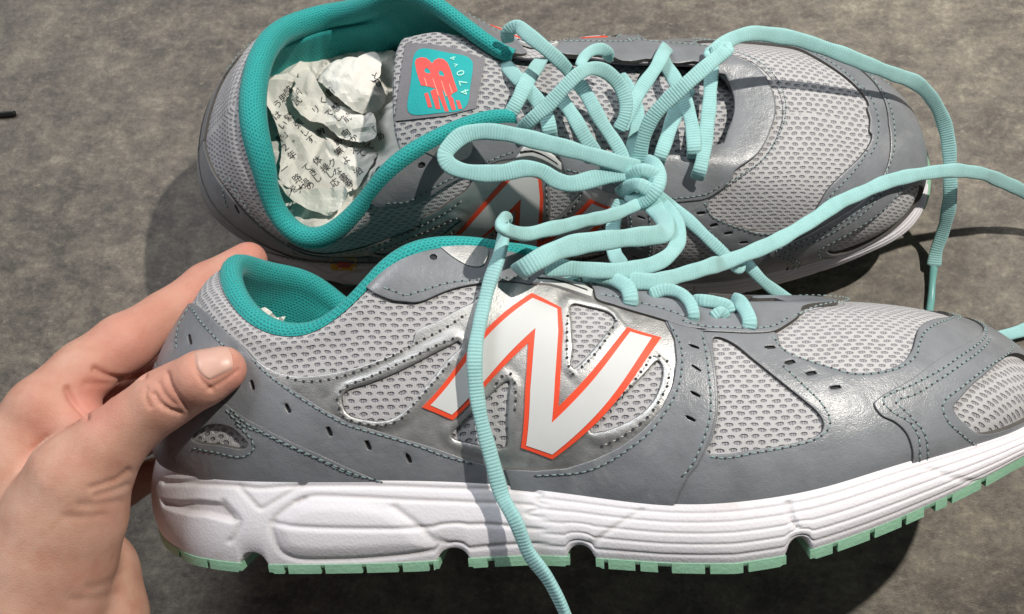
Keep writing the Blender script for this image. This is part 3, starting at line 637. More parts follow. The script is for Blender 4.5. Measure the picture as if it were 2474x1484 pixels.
    po = link('perforation_backing', np.concatenate(sl), [tuple(range(o, o+n_)) for o, n_ in zip(off_, nsl)], M['punch'], root, False); po['kind'] = 'stuff'
    for side in (1, -1):
        sp = panel('silver_saddle', S, side, D['silver'], [D['w1'], D['w2'], D['w3'], D['w4']], 0, .075, M['silver'], root, step=.16, relief=welt)
        panel('letter_outline', S, side, D['n_outer'], [], .09, .125, M['coral'], root, curve=False, edge=1., cn=True, inset=None, bstep=.16)
        panel('letter_face', S, side, D['n_inner'], [], .12, .145, M['white_print'], root, curve=False, edge=1., cn=True, inset=None, bstep=.16)
        panel('eyestay_top', S, side, ers, [eyelet], .02, .12, M['grey'], root)
        panel('eyelet_tab', S, side, D['eye_silver'], [], .11, .15, M['silver'], root)
        tb = panel('size_tab', S, side, D['white_tab'], [], .10, .19, M['white_print'], root, curve=False)
        mid_ = [((a[0]+b[0])/2, (a[1]+b[1])/2) for a, b in zip(D['white_tab'][:4], D['white_tab'][:4:-1])]
        ml = np.array(mid_); panel('tab_line', S, side, np.concatenate([ml+[0, .005], (ml-[0, .005])[::-1]]).tolist(), [], .185, .2, M['punch'], root, curve=False, inset=None, bstep=.08)
        ht = [D['st_heelc1'][0], D['st_heelc1'][1]]+D['st_heelc1'][3:]
        h2 = [D['st_heelc2'][0], D['st_heelc2'][1]]+D['st_heelc2'][3:]
        lines = [(D[k], o) for k, o in seam_grey if k != 'st_eye_rear']+[([(a, b-.02) for a, b in ht], .17), ([(a, b-.035) for a, b in h2], .17)]
        er = [(4.334, .874), (4.45, .825), (4.56, .783), (4.75, .768), (4.9, .766), (5.13, .771), (5.4, .775), (5.6, .788), (5.93, .8135)]
        lines += [(er, .13)]
        lines += [([(10.95, .51), (11.5, .517), (12, .52)], .20), ([(11.1, .60), (11.5, .592), (12, .588)], .135), ([(9.4, .80), (9.9, .85), (10.6, .872), (11.3, .88), (12, .881)], .19)]
        stitching('stitching', S, side, lines, root, M['thread'])
        stitching('foil_stitching', S, side, [(D[k], .085) for k in ('st_w1', 'st_up', 'st_w2a', 'st_w3a', 'st_w4a')], root, M['threadg'], step=.27, ln=.12, wd=.04, rel=welt, dot=.05)
    return root

def from_pixel_hint(): pass
# ------------------------------------------------------------------ floor
def floor_mat():
    m, nt, b = mat('stone_tile_floor'); co = objco(nt)
    mp = nt.nodes.new('ShaderNodeMapping'); mp.inputs['Rotation'].default_value = (0, 0, .3); mp.inputs['Scale'].default_value = (1, 1.45, 1); nt.links.new(co, mp.inputs[0]); vec = mp.outputs[0]
    n1 = noise(nt, 55, 12, .70, vec, .3); n2 = noise(nt, 9, 6, .6, vec, .2); n3 = noise(nt, 1500, 3, .6, co); n4 = noise(nt, 190, 10, .72, vec, .15); n5 = noise(nt, 520, 6, .7, co)
    a = mth(nt, 'ADD', mth(nt, 'MULTIPLY', n1, .42), mth(nt, 'ADD', mth(nt, 'MULTIPLY', n2, .2), mth(nt, 'ADD', mth(nt, 'MULTIPLY', n4, .25), mth(nt, 'MULTIPLY', n5, .18))))
    c = ramp(nt, a, [(.44, (.075, .066, .057)), (.495, (.132, .114, .096)), (.535, (.185, .161, .133)), (.58, (.245, .215, .173)), (.64, (.37, .33, .265))])
    hue = noise(nt, 15, 5, .6, co); c = mix(nt, mth(nt, 'MULTIPLY', hue, .3), c, (.13, .122, .112))
    c = mix(nt, ramp(nt, n3, [(.30, (.8, .8, .8)), (.38, (0, 0, 0))]), c, (.055, .05, .046))
    c = mix(nt, mth(nt, 'MULTIPLY', ramp(nt, n4, [(.58, (0, 0, 0)), (.68, (1, 1, 1))]), .55), c, (.33, .30, .232))
    nt.links.new(c, b.inputs['Base Color'])
    nt.links.new(mth(nt, 'MULTIPLY_ADD', n1, .25, .42), b.inputs['Roughness']); b.inputs['Specular IOR Level'].default_value = .35
    bump(nt, b, mth(nt, 'MULTIPLY_ADD', n5, .8, mth(nt, 'MULTIPLY', n3, .5)), .5, .0008)
    return m
M['floor'] = floor_mat()
fl = link('floor', [(-400, -400, 0), (430, -400, 0), (430, 400, 0), (-400, 400, 0)], [(0, 1, 2, 3)], M['floor'], None, False); fl['kind'] = 'structure'

# ------------------------------------------------------------------ the two shoes
shoe_b = build_shoe('running_shoe', SB, 'grey and silver running shoe standing upright behind, newspaper stuffed in its teal collar', 'pair of running shoes', heel_drop=.11)
shoe_a = build_shoe('running_shoe', SA, 'grey running shoe lying on its side in front, held at the heel by a hand', 'pair of running shoes')
pa = {k: v3(v) for k, v in POSEA.items()}
MA = Matrix(((pa['X'][0], pa['Y'][0], pa['Z'][0], pa['O'][0]*U), (pa['X'][1], pa['Y'][1], pa['Z'][1], pa['O'][1]*U), (pa['X'][2], pa['Y'][2], pa['Z'][2], pa['O'][2]*U), (0, 0, 0, 1)))
shoe_a.matrix_world = MA
# ------------------------------------------------------------------ sight-line helpers used to lay traced curves on the solid shapes
def ray_dir(px, py): return cF+(px-CAM['W']/2)/CAM['fp']*cR-(py-CAM['H']/2)/CAM['fp']*cU
def onz(px, py, z):
    d = ray_dir(px, py); return cC+d*((z-cC[2])/d[2])
def ondepth(px, py, dep): return cC+ray_dir(px, py)*dep
def world_bvh(objs):
    V = []; F = []
    bpy.context.view_layer.update()
    for o in objs:
        k = len(V); mw_ = o.matrix_world
        V += [tuple((mw_ @ v.co)/U) for v in o.data.vertices]; F += [tuple(k+i for i in p.vertices) for p in o.data.polygons]
    return BVHTree.FromPolygons(V, F)
def cast(bvh, px, py, off=0.):
    d = ray_dir(px, py); d = d/np.linalg.norm(d)
    h = bvh.ray_cast(Vector(cC), Vector(d))
    if h[0] is None: return None
    n = v3(h[1]); n = n if n@d < 0 else -n
    return v3(h[0])+n*off
Z2 = lambda x, y: (893.2+.18519*x, 34.35+.18519*y)
B3 = lambda x, y: (1030.6+.37047*x, 34.35+.37047*y)
B5 = lambda x, y: (1030.6+.34715*x, 274.8+.34715*y)
B4 = lambda x, y: (1648.9+.48624*x, 34.35+.48624*y)
C3 = lambda x, y: (961.9+.37047*x, 618.3+.37047*y)
C4 = lambda x, y: (1648.9+.41674*x, 687.0+.41674*y)
P7 = lambda x, y: (584+.26857*x, 123.7+.26857*y)

# ------------------------------------------------------------------ tongues
def build_tongue(parent, path, hw, drop=.5, sgn=1):
    a = np.linspace(0, 1, 70); k = np.linspace(0, 1, len(path)); pc = catmull(np.array(path), 10); kk = np.linspace(0, 1, len(pc))
    c = np.stack([np.interp(a, kk, pc[:, i]) for i in range(3)], 1); w = np.interp(a, k, hw)
    b = np.linspace(-1, 1, 31)
    X = np.repeat(c[:, 0][:, None], 31, 1)+.25*(b**4)[None]*np.exp(-a*14)[:, None]; Y = c[:, 1][:, None]+w[:, None]*b[None]; Z = c[:, 2][:, None]-drop*(b**2)[None]
    T_ = np.stack([X, Y, Z], -1)
    e = T_[:1].copy(); e[..., 2] -= .22; e[..., 0] += .02
    rim_ = T_[:1].copy(); rim_[..., 2] -= .08; rim_[..., 0] -= .09
    lowr = T_[::-1].copy(); lowr[..., 2] -= .32
    G = np.concatenate([lowr, e, rim_, T_], 0)
    uv = np.stack([G[..., 0], G[..., 1]], -1)
    return link('tongue', G.reshape(-1, 3), gridfaces(len(G), 31), M['tongue'], parent, uv=uv.reshape(-1, 2))
tong = build_tongue(shoe_b, [(7.75, .35, 9.75), (9.4, .25, 10.15), (11.3, .1, 9.85), (13, 0, 9.1), (16, 0, 8.0), (19, 0, 7.25), (21.8, 0, 6.8)], [2.5, 2.5, 2.2, 2.0, 2.2, 2.2, 1.7])
build_tongue(shoe_a, [(9.2, 0, 9.3), (10, 0, 9.4), (11.3, 0, 9.2), (13, 0, 8.7), (16, 0, 7.7), (19, 0, 7.1), (21.8, 0, 6.8)], [1.6, 1.7, 1.8, 1.8, 1.9, 1.9, 1.6])

M['label_grey'] = plain('woven_grey', (.21, .205, .225), .85, bs=.5, bsc=1500, var=.15)
M['label_teal'] = plain('woven_teal', (.012, .40, .41), .75, bs=.4, bsc=1500, var=.1)
M['label_red'] = plain('print_red', (.93, .085, .075), .6, var=.05)
M['label_line'] = plain('print_pale_line', (.95, .35, .27), .6)
M['label_mint'] = plain('print_mint', (.42, .85, .74), .6)
tbvh = world_bvh([tong])
def decal(name, pts, bvh, off, th, m, parent, conv, curve=False, holes=(), step=.2, bstep=.05, space=.0026):
    """flat print or patch cut to an outline and laid on a surface"""
    def prep(P):
        P = np.array([conv(*q) for q in P])/80.
        return resample(catmull(P, 6, True), bstep, True) if curve else densify(P, bstep)
    loops = [prep(pts)]+[prep(h_) for h_ in holes]
    P, Ft, isb = cdt(loops, step)
    V = []; W = []
    for p in P*80:
        q = cast(bvh, p[0], p[1], off+th); r = cast(bvh, p[0], p[1], off-.02)
        if q is None: q, r = V[-1], W[-1]
        V.append(q); W.append(r)
    be = boundary_edges(Ft); n = len(V)
    inv = np.array(parent.matrix_world.inverted()); X = np.array(V+W); X = X@inv[:3, :3].T+inv[:3, 3]/U
    F = [tuple(f) for f in Ft]+[(b, a, a+n, b+n) for a, b in be]
    F = [f[::-1] for f in F]
    return link(name, X, F, m, parent, False)
bpy.context.view_layer.update()
lab = decal('tongue_label', [(480, 392), (800, 405), (1150, 470), (1330, 540), (1505, 600), (1440, 930), (1380, 1235), (1000, 1330), (340, 1400), (400, 900)], tbvh, .0, .07, M['label_grey'], shoe_b, Z2)
lt = decal('label_patch', [(590, 560), (640, 490), (720, 468), (1000, 520), (1270, 578), (1335, 640), (1342, 720), (1310, 960), (1275, 1180), (1200, 1260), (900, 1300), (600, 1322), (530, 1295), (505, 1220), (550, 900)], tbvh, .06, .03, M['label_teal'], lab, Z2, curve=True)
R1 = [(605, 650), (625, 605), (690, 585), (750, 598), (795, 632), (822, 668), (850, 625), (905, 600), (965, 612), (1015, 655), (1050, 730), (1085, 840), (1115, 930), (1145, 1015), (1075, 1055), (1000, 1060), (940, 985), (880, 985), (830, 975), (760, 955), (685, 945), (655, 860), (625, 760)]
decal('emblem', R1, tbvh, .085, .02, M['label_red'], lt, Z2, holes=[[(720, 750), (740, 725), (770, 727), (797, 760), (803, 795), (740, 785)], [(905, 772), (925, 752), (955, 770), (978, 808), (973, 830), (912, 818)]])
for bar in ([(725, 1052), (770, 1040), (822, 1225), (775, 1227)], [(803, 1022), (850, 992), (882, 1002), (926, 1250), (870, 1246)], [(870, 980), (940, 980), (1032, 1280), (985, 1278)], [(1010, 1055), (1075, 1052), (1058, 1085), (1090, 1112), (1122, 1255), (1075, 1267)], [(1125, 1137), (1170, 1142), (1207, 1245), (1160, 1247)]):
    decal('emblem_bar', bar, tbvh, .084, .02, M['label_red'], lt, Z2)
for a, b in (((728, 850), (760, 960)), ((832, 860), (905, 1080)), ((940, 890), (1003, 1090)), ((1040, 930), (1078, 1050))):
    decal('emblem_line', [(a[0]-5, a[1]), (a[0]+5, a[1]), (b[0]+7, b[1]), (b[0]-7, b[1])], tbvh, .108, .008, M['label_line'], lt, Z2)

def glyph_mesh(ch, bold=0.):
    cu = bpy.data.curves.new('glyph', 'FONT'); cu.body = ch; cu.size = 1.0; cu.resolution_u = 2; cu.align_x = 'CENTER'; cu.align_y = 'CENTER'; cu.offset = bold
    ob = bpy.data.objects.new('glyph', cu); COL.objects.link(ob)
    dg = bpy.context.evaluated_depsgraph_get(); me = bpy.data.meshes.new_from_object(ob.evaluated_get(dg))
    V = np.array([tuple(v.co)[:2] for v in me.vertices]); F = [tuple(p.vertices) for p in me.polygons]
    bpy.data.objects.remove(ob); bpy.data.curves.remove(cu); bpy.data.meshes.remove(me)
    return V, F
def print_text(name, items, bvh, off, m, parent, bold=0.):
    """items: (char, px, py, size px, direction of writing (dx,dy) in picture, up (dx,dy)); one object per run"""
    V = []; F = []
    for ch, x, y, s, dr, upv in items:
        g, f = glyph_mesh(ch, bold)
        if not len(g): continue
        k = len(V); pts = []
        for gx, gy in g: pts.append(cast(bvh, x+s*(gx*dr[0]+gy*upv[0]), y+s*(gx*dr[1]+gy*upv[1]), off))
        if any(p is None for p in pts): continue
        V += pts; F += [tuple(k+i for i in q) for q in f]
    inv = np.array(parent.matrix_world.inverted()); X = np.array(V)@inv[:3, :3].T+inv[:3, 3]/U
    return link(name, X, F, m, parent, False)
dr = np.array([-.28, -.96]); upd = np.array([-.96, .28])
print_text('model_number', [(c, *Z2(x, y), s*.18519, dr, upd) for c, x, y, s in (('4', 1245, 1035, 150), ('7', 1222, 912, 150), ('0', 1188, 790, 150), ('v', 1118, 690, 105), ('4', 1090, 605, 105))], tbvh, .12, M['label_mint'], lt)

# ------------------------------------------------------------------ laces
def lace_mat():
    m, nt, b = mat('mint_blue_lace'); uv = nt.nodes.new('ShaderNodeUVMap'); uv.uv_map = 'UVMap'
    sx = nt.nodes.new('ShaderNodeSeparateXYZ'); nt.links.new(uv.outputs[0], sx.inputs[0])
    rib = mth(nt, 'MULTIPLY_ADD', mth(nt, 'SINE', mth(nt, 'MULTIPLY', sx.outputs[0], 6.2832/.105)), .5, .5)
    mp = nt.nodes.new('ShaderNodeMapping'); mp.inputs['Scale'].default_value = (18, 40, 1); nt.links.new(uv.outputs[0], mp.inputs[0])
    yarn = noise(nt, 1.0, 3, .6, mp.outputs[0]); big = noise(nt, 1.6, 3, .6, uv.outputs[0])
    c = mix(nt, rib, (.285, .565, .575), (.33, .63, .635)); c = mix(nt, mth(nt, 'MULTIPLY', yarn, .5), c, (.46, .73, .71))
    c = mix(nt, mth(nt, 'MULTIPLY', ramp(nt, big, [(.45, (0, 0, 0)), (.8, (1, 1, 1))]), .4), c, (.20, .42, .40))
    nt.links.new(c, b.inputs['Base Color']); b.inputs['Roughness'].default_value = .7; b.inputs['Sheen Weight'].default_value = .25
    mp2 = nt.nodes.new('ShaderNodeMapping'); mp2.inputs['Scale'].default_value = (60, 26, 1); nt.links.new(uv.outputs[0], mp2.inputs[0]); y2 = noise(nt, 1.0, 2, .5, mp2.outputs[0])
    rv = mth(nt, 'MULTIPLY', rib, mth(nt, 'MULTIPLY_ADD', big, .9, .15))
    bump(nt, b, mth(nt, 'ADD', mth(nt, 'ADD', mth(nt, 'MULTIPLY', yarn, .6), mth(nt, 'MULTIPLY', y2, .7)), rv), .7, .00026)
    return m
M['lace'] = lace_mat()
M['aglet'] = plain('clear_mint_aglet', (.20, .47, .45), .18, var=.1)
def sweep(name, pts, width, thick, m, parent, hint=None, roll=None, step=.025, rib=.004, taper=True, ring=14, flat=3.2):
    bpy.context.view_layer.update()
    P = catmull(np.array(pts), 14); P = resample(P, step)
    if len(P) > 60:
        sj = np.arange(len(P))*step; ph = rng.uniform(0, 6, 4)
        P = P+(np.sin(sj[:, None]*np.array([1.1, 1.4, .9])+ph[:3])*.02+np.sin(sj[:, None]*np.array([2.7, 2.2, 3.1])+ph[1:])*.008)*np.clip(np.minimum(sj, sj[-1]-sj)[:, None]/.8, 0, 1)
    n = len(P); tg = np.gradient(P, axis=0); tg /= np.linalg.norm(tg, axis=1)[:, None]+1e-9
    if hint is None:
        hv = cC-P
    else: hv = np.repeat(v3(hint)[None], n, 0)
    hv = hv-(hv*tg).sum(1)[:, None]*tg; hv /= np.linalg.norm(hv, axis=1)[:, None]+1e-9
    for _ in range(12): hv = (np.roll(hv, 1, 0)+hv+np.roll(hv, -1, 0)); hv[0] = hv[1]; hv[-1] = hv[-2]; hv /= np.linalg.norm(hv, axis=1)[:, None]+1e-9
    hv = hv-(hv*tg).sum(1)[:, None]*tg; hv /= np.linalg.norm(hv, axis=1)[:, None]+1e-9
    sd = np.cross(tg, hv)
    if roll is not None:
        rr = np.interp(np.linspace(0, 1, n), np.linspace(0, 1, len(roll)), roll); c, s = np.cos(rr)[:, None], np.sin(rr)[:, None]
        hv, sd = c*hv+s*sd, c*sd-s*hv
    L = np.arange(n)*step; g = 1+rib*2*np.sin(L*2*math.pi/.105)
    wob = 1+.05*np.sin(L*1.9+rng.uniform(0, 6))+.04*np.sin(L*4.7)
    if taper:
        e = np.clip(np.minimum(L, L[-1]-L)/.12, 0, 1); g = g*np.sqrt(np.clip(.12+e*(2-e)*.88, 0, 1))
    a = np.linspace(0, 2*math.pi, ring, endpoint=False); ca, sa = np.cos(a), np.sin(a); pw = 2/flat
    cx = np.sign(ca)*np.abs(ca)**pw; cy = np.sign(sa)*np.abs(sa)**pw
    width, thick = width*.93, thick*.76
    G = P[:, None]+(sd[:, None]*cx[None, :, None]*width/2*wob[:, None, None]+hv[:, None]*cy[None, :, None]*thick/2)*g[:, None, None]
    uv = np.stack([np.repeat(L[:, None], ring, 1), np.repeat(a[None]/(2*math.pi), n, 0)*1.4], -1)
    F = []
    I, J = np.meshgrid(np.arange(n-1), np.arange(ring), indexing='ij'); J2 = (J+1) % ring
    F = np.stack([I*ring+J, I*ring+J2, (I+1)*ring+J2, (I+1)*ring+J], -1).reshape(-1, 4).tolist()+[list(range(ring))[::-1], [(n-1)*ring+j for j in range(ring)]]
    inv = np.array(parent.matrix_world.inverted()) if parent else np.eye(4); X = G.reshape(-1, 3)@inv[:3, :3].T+inv[:3, 3]/U
    return link(name, X, F, m, parent, True, uv=uv.reshape(-1, 2))
def zl(px): return np.interp(px, [1150, 1215, 1350, 1480, 1600, 1700, 1770], [10.45, 10.3, 9.4, 8.85, 8.4, 8.1, 7.95])
def strand(conv, pts, lay):
    out = []
    for i, p in enumerate(pts):
        q = conv(p[0], p[1]); l = lay[i] if isinstance(lay, (list, tuple)) else lay
        z = p[2] if len(p) > 2 else zl(q[0])+l
        out.append(onz(q[0], q[1], z))
    return out
bpy.context.view_layer.update()
LW, LT = .60, .20
# knot first: the other pieces of the lace hang on it
knot = sweep('shoelace', strand(B5, [(1395, 480, 8.9), (1440, 425, 9.35), (1510, 395, 9.6), (1575, 425, 9.5), (1590, 500, 9.3), (1540, 575, 9.15), (1460, 600, 8.9), (1400, 560, 8.7)], 0), .56, .42, M['lace'], shoe_b)
knot['label'] = 'mint blue ribbed lace tied in a bow knot'
def lace(name, pts, w=LW, t=LT, **k): return sweep(name, pts, w, t, M['lace'], knot, **k)
lace('knot_wrap', strand(B5, [(1340, 560, 8.5), (1410, 510, 9.1), (1490, 500, 9.5), (1550, 540, 9.4), (1600, 610, 8.9), (1620, 680, 8.6)], 0), .58, .4)
lace('knot_wrap', strand(B5, [(1530, 320, 9.0), (1590, 360, 9.4), (1625, 440, 9.5), (1600, 530, 9.5), (1520, 610, 9.2), (1450, 640, 8.9)], 0), .52, .38)
for pts, lay in (
    ([(760, 240), (740, 310), (700, 380), (650, 450), (600, 550), (545, 650), (520, 690)], [-1.3, -.7, -.2, .0, -.1, -.5, -1.1]),
    ([(470, 270), (520, 330), (580, 400), (690, 520), (770, 640), (800, 770), (805, 830)], [-1.3, -.7, -.25, -.1, -.05, -.15, -1.0]),
    ([(840, 500), (920, 610), (980, 700), (1040, 810), (1105, 920), (1130, 970)], [-.2, .0, .05, -.05, -.4, -1.0]),
    ([(1250, 400), (1330, 520), (1380, 650), (1370, 760), (1340, 900), (1330, 990)], [-.1, .0, .0, .05, .2, .5]),
    ([(1575, 215), (1548, 255), (1500, 340), (1390, 500), (1310, 640), (1270, 760)], [-.9, -.05, .2, .2, .1, -.1]),
    ([(1540, 285), (1570, 340), (1620, 430), (1680, 560), (1725, 720), (1745, 900), (1745, 950)], [-1.0, -.3, .05, .05, .05, -.05, -.8]),
    ([(1720, 480), (1630, 640), (1570, 800), (1525, 930), (1505, 990)], [-.3, -.05, -.05, -.2, -.9])):
    lace('lace_strand', strand(B3, pts, lay))
lace('lace_strand', strand(B3, [(1862, 215, 7.95), (1860, 300, 8.25), (1850, 500, 8.3), (1835, 700, 8.25), (1812, 880, 8.15), (1780, 1020, 8.05), (1760, 1080, 7.6)], 0), .60)
lace('lace_strand', strand(B3, [(535, 185, 10.2), (530, 120, 10.7), (590, 82, 11.0), (670, 140, 11.0), (770, 220, 10.9), (870, 310, 10.5), (940, 390, 10.0), (1030, 510, 9.6), (1130, 680, 9.4), (1230, 830, 9.2), (1310, 990, 8.9)], 0), .56)
lace('lace_strand', strand(B3, [(605, 770, 9.6), (680, 690, 10.2), (800, 590, 10.5), (920, 460, 10.8), (1000, 385, 10.9), (1085, 352, 10.7), (1170, 372, 10.4), (1250, 450, 10.0), (1295, 560, 9.7), (1290, 670, 9.4), (1250, 760, 9.1)], 0), .56)
lace('lace_strand', strand(B3, [(1000, 345, 10.6), (1025, 280, 10.3), (1085, 238, 10.1), (1150, 232, 9.9), (1190, 262, 9.6), (1170, 300, 9.2)], 0), .46)
# free end swinging over the toe, with its tip
e1 = strand(B3, [(1385, 980, 8.9), (1400, 850, 9.5), (1455, 710, 10.1), (1560, 580, 10.6), (1700, 450, 11.0), (1840, 330, 11.1), (1950, 225, 11.0)], 0)+strand(B4, [(140, 205, 10.9), (250, 122, 10.6), (360, 92, 10.3), (500, 112, 9.8), (700, 170, 9.1), (900, 240, 8.4), (1050, 298, 7.6), (1170, 350, 6.7), (1250, 440, 5.7), (1305, 560, 4.8), (1330, 700, 4.0), (1330, 850, 3.2), (1318, 980, 2.3), (1290, 1090, 1.4), (1262, 1180, .8), (1248, 1255, .5)], 0)
lace('lace_end', e1, .60, .20)
sweep('aglet', strand(B4, [(1250, 1235, .5), (1240, 1330, .33), (1232, 1420, .25), (1225, 1500, .2)], 0), .34, .3, M['aglet'], knot, rib=0, flat=2)
# large bow loop to the left
lace('lace_loop', strand(B3, [(1390, 1010, 9.1), (1280, 985, 9.5), (1100, 928, 9.9), (900, 872, 10.3), (700, 818, 10.6), (500, 778, 10.7), (350, 768, 10.6), (230, 795, 10.6), (155, 855, 10.6), (118, 915, 10.6), (140, 975, 10.5), (210, 1018, 10.4), (330, 1042, 10.4), (500, 1034, 10.3), (640, 1005, 10.2), (750, 1022, 10.0), (850, 1082, 9.7), (950, 1105, 9.5), (1100, 1075, 9.4), (1250, 1045, 9.3), (1385, 1015, 9.2)], 0), .66, .22)
# front loop that reaches the other shoe
lace('lace_loop', strand(B5, [(1545, 600, 8.9), (1620, 690, 9.4), (1668, 770, 10.2), (1640, 830, 11.0), (1520, 850, 11.6), (1380, 868, 12.1), (1200, 890, 12.7), (1000, 925, 13.3), (860, 970, 13.7), (740, 1030, 13.9), (665, 1080, 13.8), (640, 1110, 13.3)], 0), .70, .24)
lace('lace_loop', strand(B5, [(1610, 600, 9.0), (1710, 700, 9.5), (1755, 820, 10.2), (1725, 930, 10.9), (1620, 1030, 11.5), (1420, 1090, 12.1), (1180, 1092, 12.6), (960, 1072, 12.9), (820, 1075, 13.0)], 0), .58, .21)
lace('lace_strand', strand(B5, [(1360, 600, 8.6), (1310, 720, 8.4), (1295, 850, 8.5), (1315, 980, 9.0), (1370, 1070, 9.6)], 0), .60, .20)
lace('lace_end', strand(B5, [(1600, 560, 8.8), (1750, 680, 9.0), (1900, 815, 9.0), (2050, 955, 8.8), (2170, 1075, 8.5)], 0)+strand(B4, [(280, 1200, 8.0), (400, 1330, 7.4), (560, 1445, 6.8), (700, 1560, 6.3)], 0), .48, .26)
lace('lace_end', strand(B5, [(1330, 1170, 12.0), (1480, 1168, 12.0), (1600, 1172, 11.8), (1800, 1115, 11.0), (2000, 1050, 10.2)], 0)+strand(B4, [(200, 1240, 9.3), (350, 1180, 8.7), (500, 1110, 8.1), (650, 1022, 7.6), (800, 925, 7.2), (1000, 842, 6.6), (1200, 792, 5.9), (1350, 775, 5.2), (1500, 800, 4.2), (1697, 885, 2.6), (1900, 1040, 1.2), (1960, 1250, .6), (1850, 1480, .4), (1720, 1560, .4), (1560, 1610, .4)], 0), .60, .21)
# lace of the front shoe: short visible runs between its eyelets, and the long end that hangs down its side
abvh = world_bvh([o for o in shoe_a.children if o.name.split('.')[0] in ('mesh_upper', 'eyestay', 'side_overlay', 'eyestay_top', 'midsole', 'letter_face', 'tongue')])
def on_a(conv, pts, offs):
    out = []; last = None
    for p, o in zip(pts, offs):
        q = conv(*p) if conv else p
        h = cast(abvh, q[0], q[1], o)
        if h is None: h = ondepth(q[0], q[1], (last-cC)@cF if last is not None else 25.6)
        last = h; out.append(h)
    return out
la = sweep('shoelace', on_a(C3, [(1195, 150), (1290, 175), (1400, 205), (1480, 250), (1512, 300), (1515, 315)], [.1, .25, .3, .28, .12, -.1]), .52, .36, M['lace'], shoe_a)
la['label'] = 'mint blue ribbed lace threaded through the eyelets'
def lacea(pts, w=.52, t=.27): return sweep('lace_strand', pts, w, t, M['lace'], la)
lacea(on_a(C3, [(1640, 255), (1730, 258), (1820, 285), (1885, 340), (1922, 400), (1928, 415)], [.0, .22, .26, .24, .12, -.1]), .42)
lacea(on_a(C4, [(60, 95), (110, 120), (180, 135), (250, 150), (275, 165)], [.0, .16, .2, .16, -.05]), .46, .26)
lacea(on_a(C4, [(170, 185), (215, 180), (262, 190)], [-.05, .14, -.05]), .36, .24)
lacea(on_a(C4, [(285, 105), (325, 140), (358, 190), (382, 235), (386, 255)], [.1, .22, .24, .14, -.08]), .5)
lacea(on_a(C3, [(980, 85), (1050, 105), (1110, 130), (1145, 165)], [.1, .2, .18, -.02]), .6, .24)
hang = strand(B5, [(1480, 625, 9.0), (1400, 665, 9.5), (1250, 715, 10.6), (1050, 762, 12.0), (850, 800, 13.2), (700, 835, 13.9), (610, 825, 14.4), (545, 800, 14.8)], 0)
hang += on_a(None, [(1207, 590), (1196, 650), (1180, 710), (1162, 790), (1152, 870), (1156, 950), (1172, 1020), (1196, 1095), (1222, 1165), (1252, 1245), (1285, 1320), (1322, 1400), (1368, 1490), (1400, 1560)], [.85, .6, .5, .5, .5, .55, .6, .65, .7, .7, .7, .7, .7, .7])
sweep('lace_end', hang, .50, .32, M['lace'], la, roll=[0]*4+[.5, .9, .6, .3, 0, 0, .5, .9, 1.1])
# ------------------------------------------------------------------ crumpled newspaper in the shoes
def paper_mat():
    m, nt, b = mat('newsprint'); co = objco(nt); n = noise(nt, 120, 5, .6, co); n2 = noise(nt, 1500, 2, .5, co)
    nt.links.new(ramp(nt, n, [(.3, (.72, .70, .645)), (.7, (.82, .80, .75))]), b.inputs['Base Color']); b.inputs['Roughness'].default_value = .9
    bump(nt, b, n2, .1, .0003)
    return m
M['paper'] = paper_mat(); M['ink'] = plain('newspaper_ink', (.05, .052, .055), .85, var=.3)
def crumple(outline, zf, step, amp, seed, m, name, parent, fine=.22, conv=P7, curve=True, zref=6.5):
    """sheet of paper folded along random straight creases"""
    r = np.random.default_rng(seed)
    O = np.array([onz(*conv(*p), zref)[:2] for p in outline]); O = resample(catmull(O, 5, True), .16, True) if curve else densify(O, .16)
    O = O+r.normal(0, .012, O.shape)
    lo, hi = O.min(0), O.max(0)
    # coarse facets
    n = int((hi-lo).prod()/(step*step)); Cc = r.uniform(lo-.5, hi+.5, (max(n, 12), 2)); Cz = r.uniform(-1, 1, len(Cc))*amp
    vo, _, fo, *_ = geometry.delaunay_2d_cdt([Vector(c) for c in Cc], [], [], 0, 1e-6)
    cv = np.array([tuple(v) for v in vo]); 
    bt = BVHTree.FromPolygons([(*c, z) for c, z in zip(cv, Cz)], [tuple(f) for f in fo])
    n2 = int((hi-lo).prod()/(step*step*.12)); Dd = r.uniform(lo-.5, hi+.5, (n2, 2)); Dz = r.uniform(-1, 1, n2)*amp*fine
    vo2, _, fo2, *_ = geometry.delaunay_2d_cdt([Vector(c) for c in Dd], [], [], 0, 1e-6)
    bt2 = BVHTree.FromPolygons([(*c, z) for c, z in zip(np.array([tuple(v) for v in vo2]), Dz)], [tuple(f) for f in fo2])
    P, Ft, isb = cdt([O], .13)
    def zz(p):
        s = 0
        for t_ in (bt, bt2):
            h = t_.ray_cast(Vector((p[0], p[1], 50)), Vector((0, 0, -1)))
            if h[0] is not None: s += h[0].z
        return s
    V = np.array([(p[0], p[1], zf(p[0], p[1])+zz(p)) for p in P])
    return link(name, V, [tuple(f) for f in Ft], m, parent, False)
news = bpy.data.objects.new('newspaper', None); COL.objects.link(news); news.empty_display_size = .02
tag(news, 'crumpled Japanese newspaper stuffed into the collar of the upright shoe', 'newspaper', 'newspaper stuffed in the shoes')
bed = crumple([(60, 200), (300, 60), (600, -40), (1000, -40), (1350, 0), (1600, 200), (1600, 700), (1420, 960), (1230, 1220), (1080, 1420), (820, 1580), (520, 1520), (330, 1370), (240, 1130), (240, 800), (140, 560)], lambda x, y: 5.9+.14*(x-3), 1.0, .5, 3, M['paper'], 'paper_sheet', news)
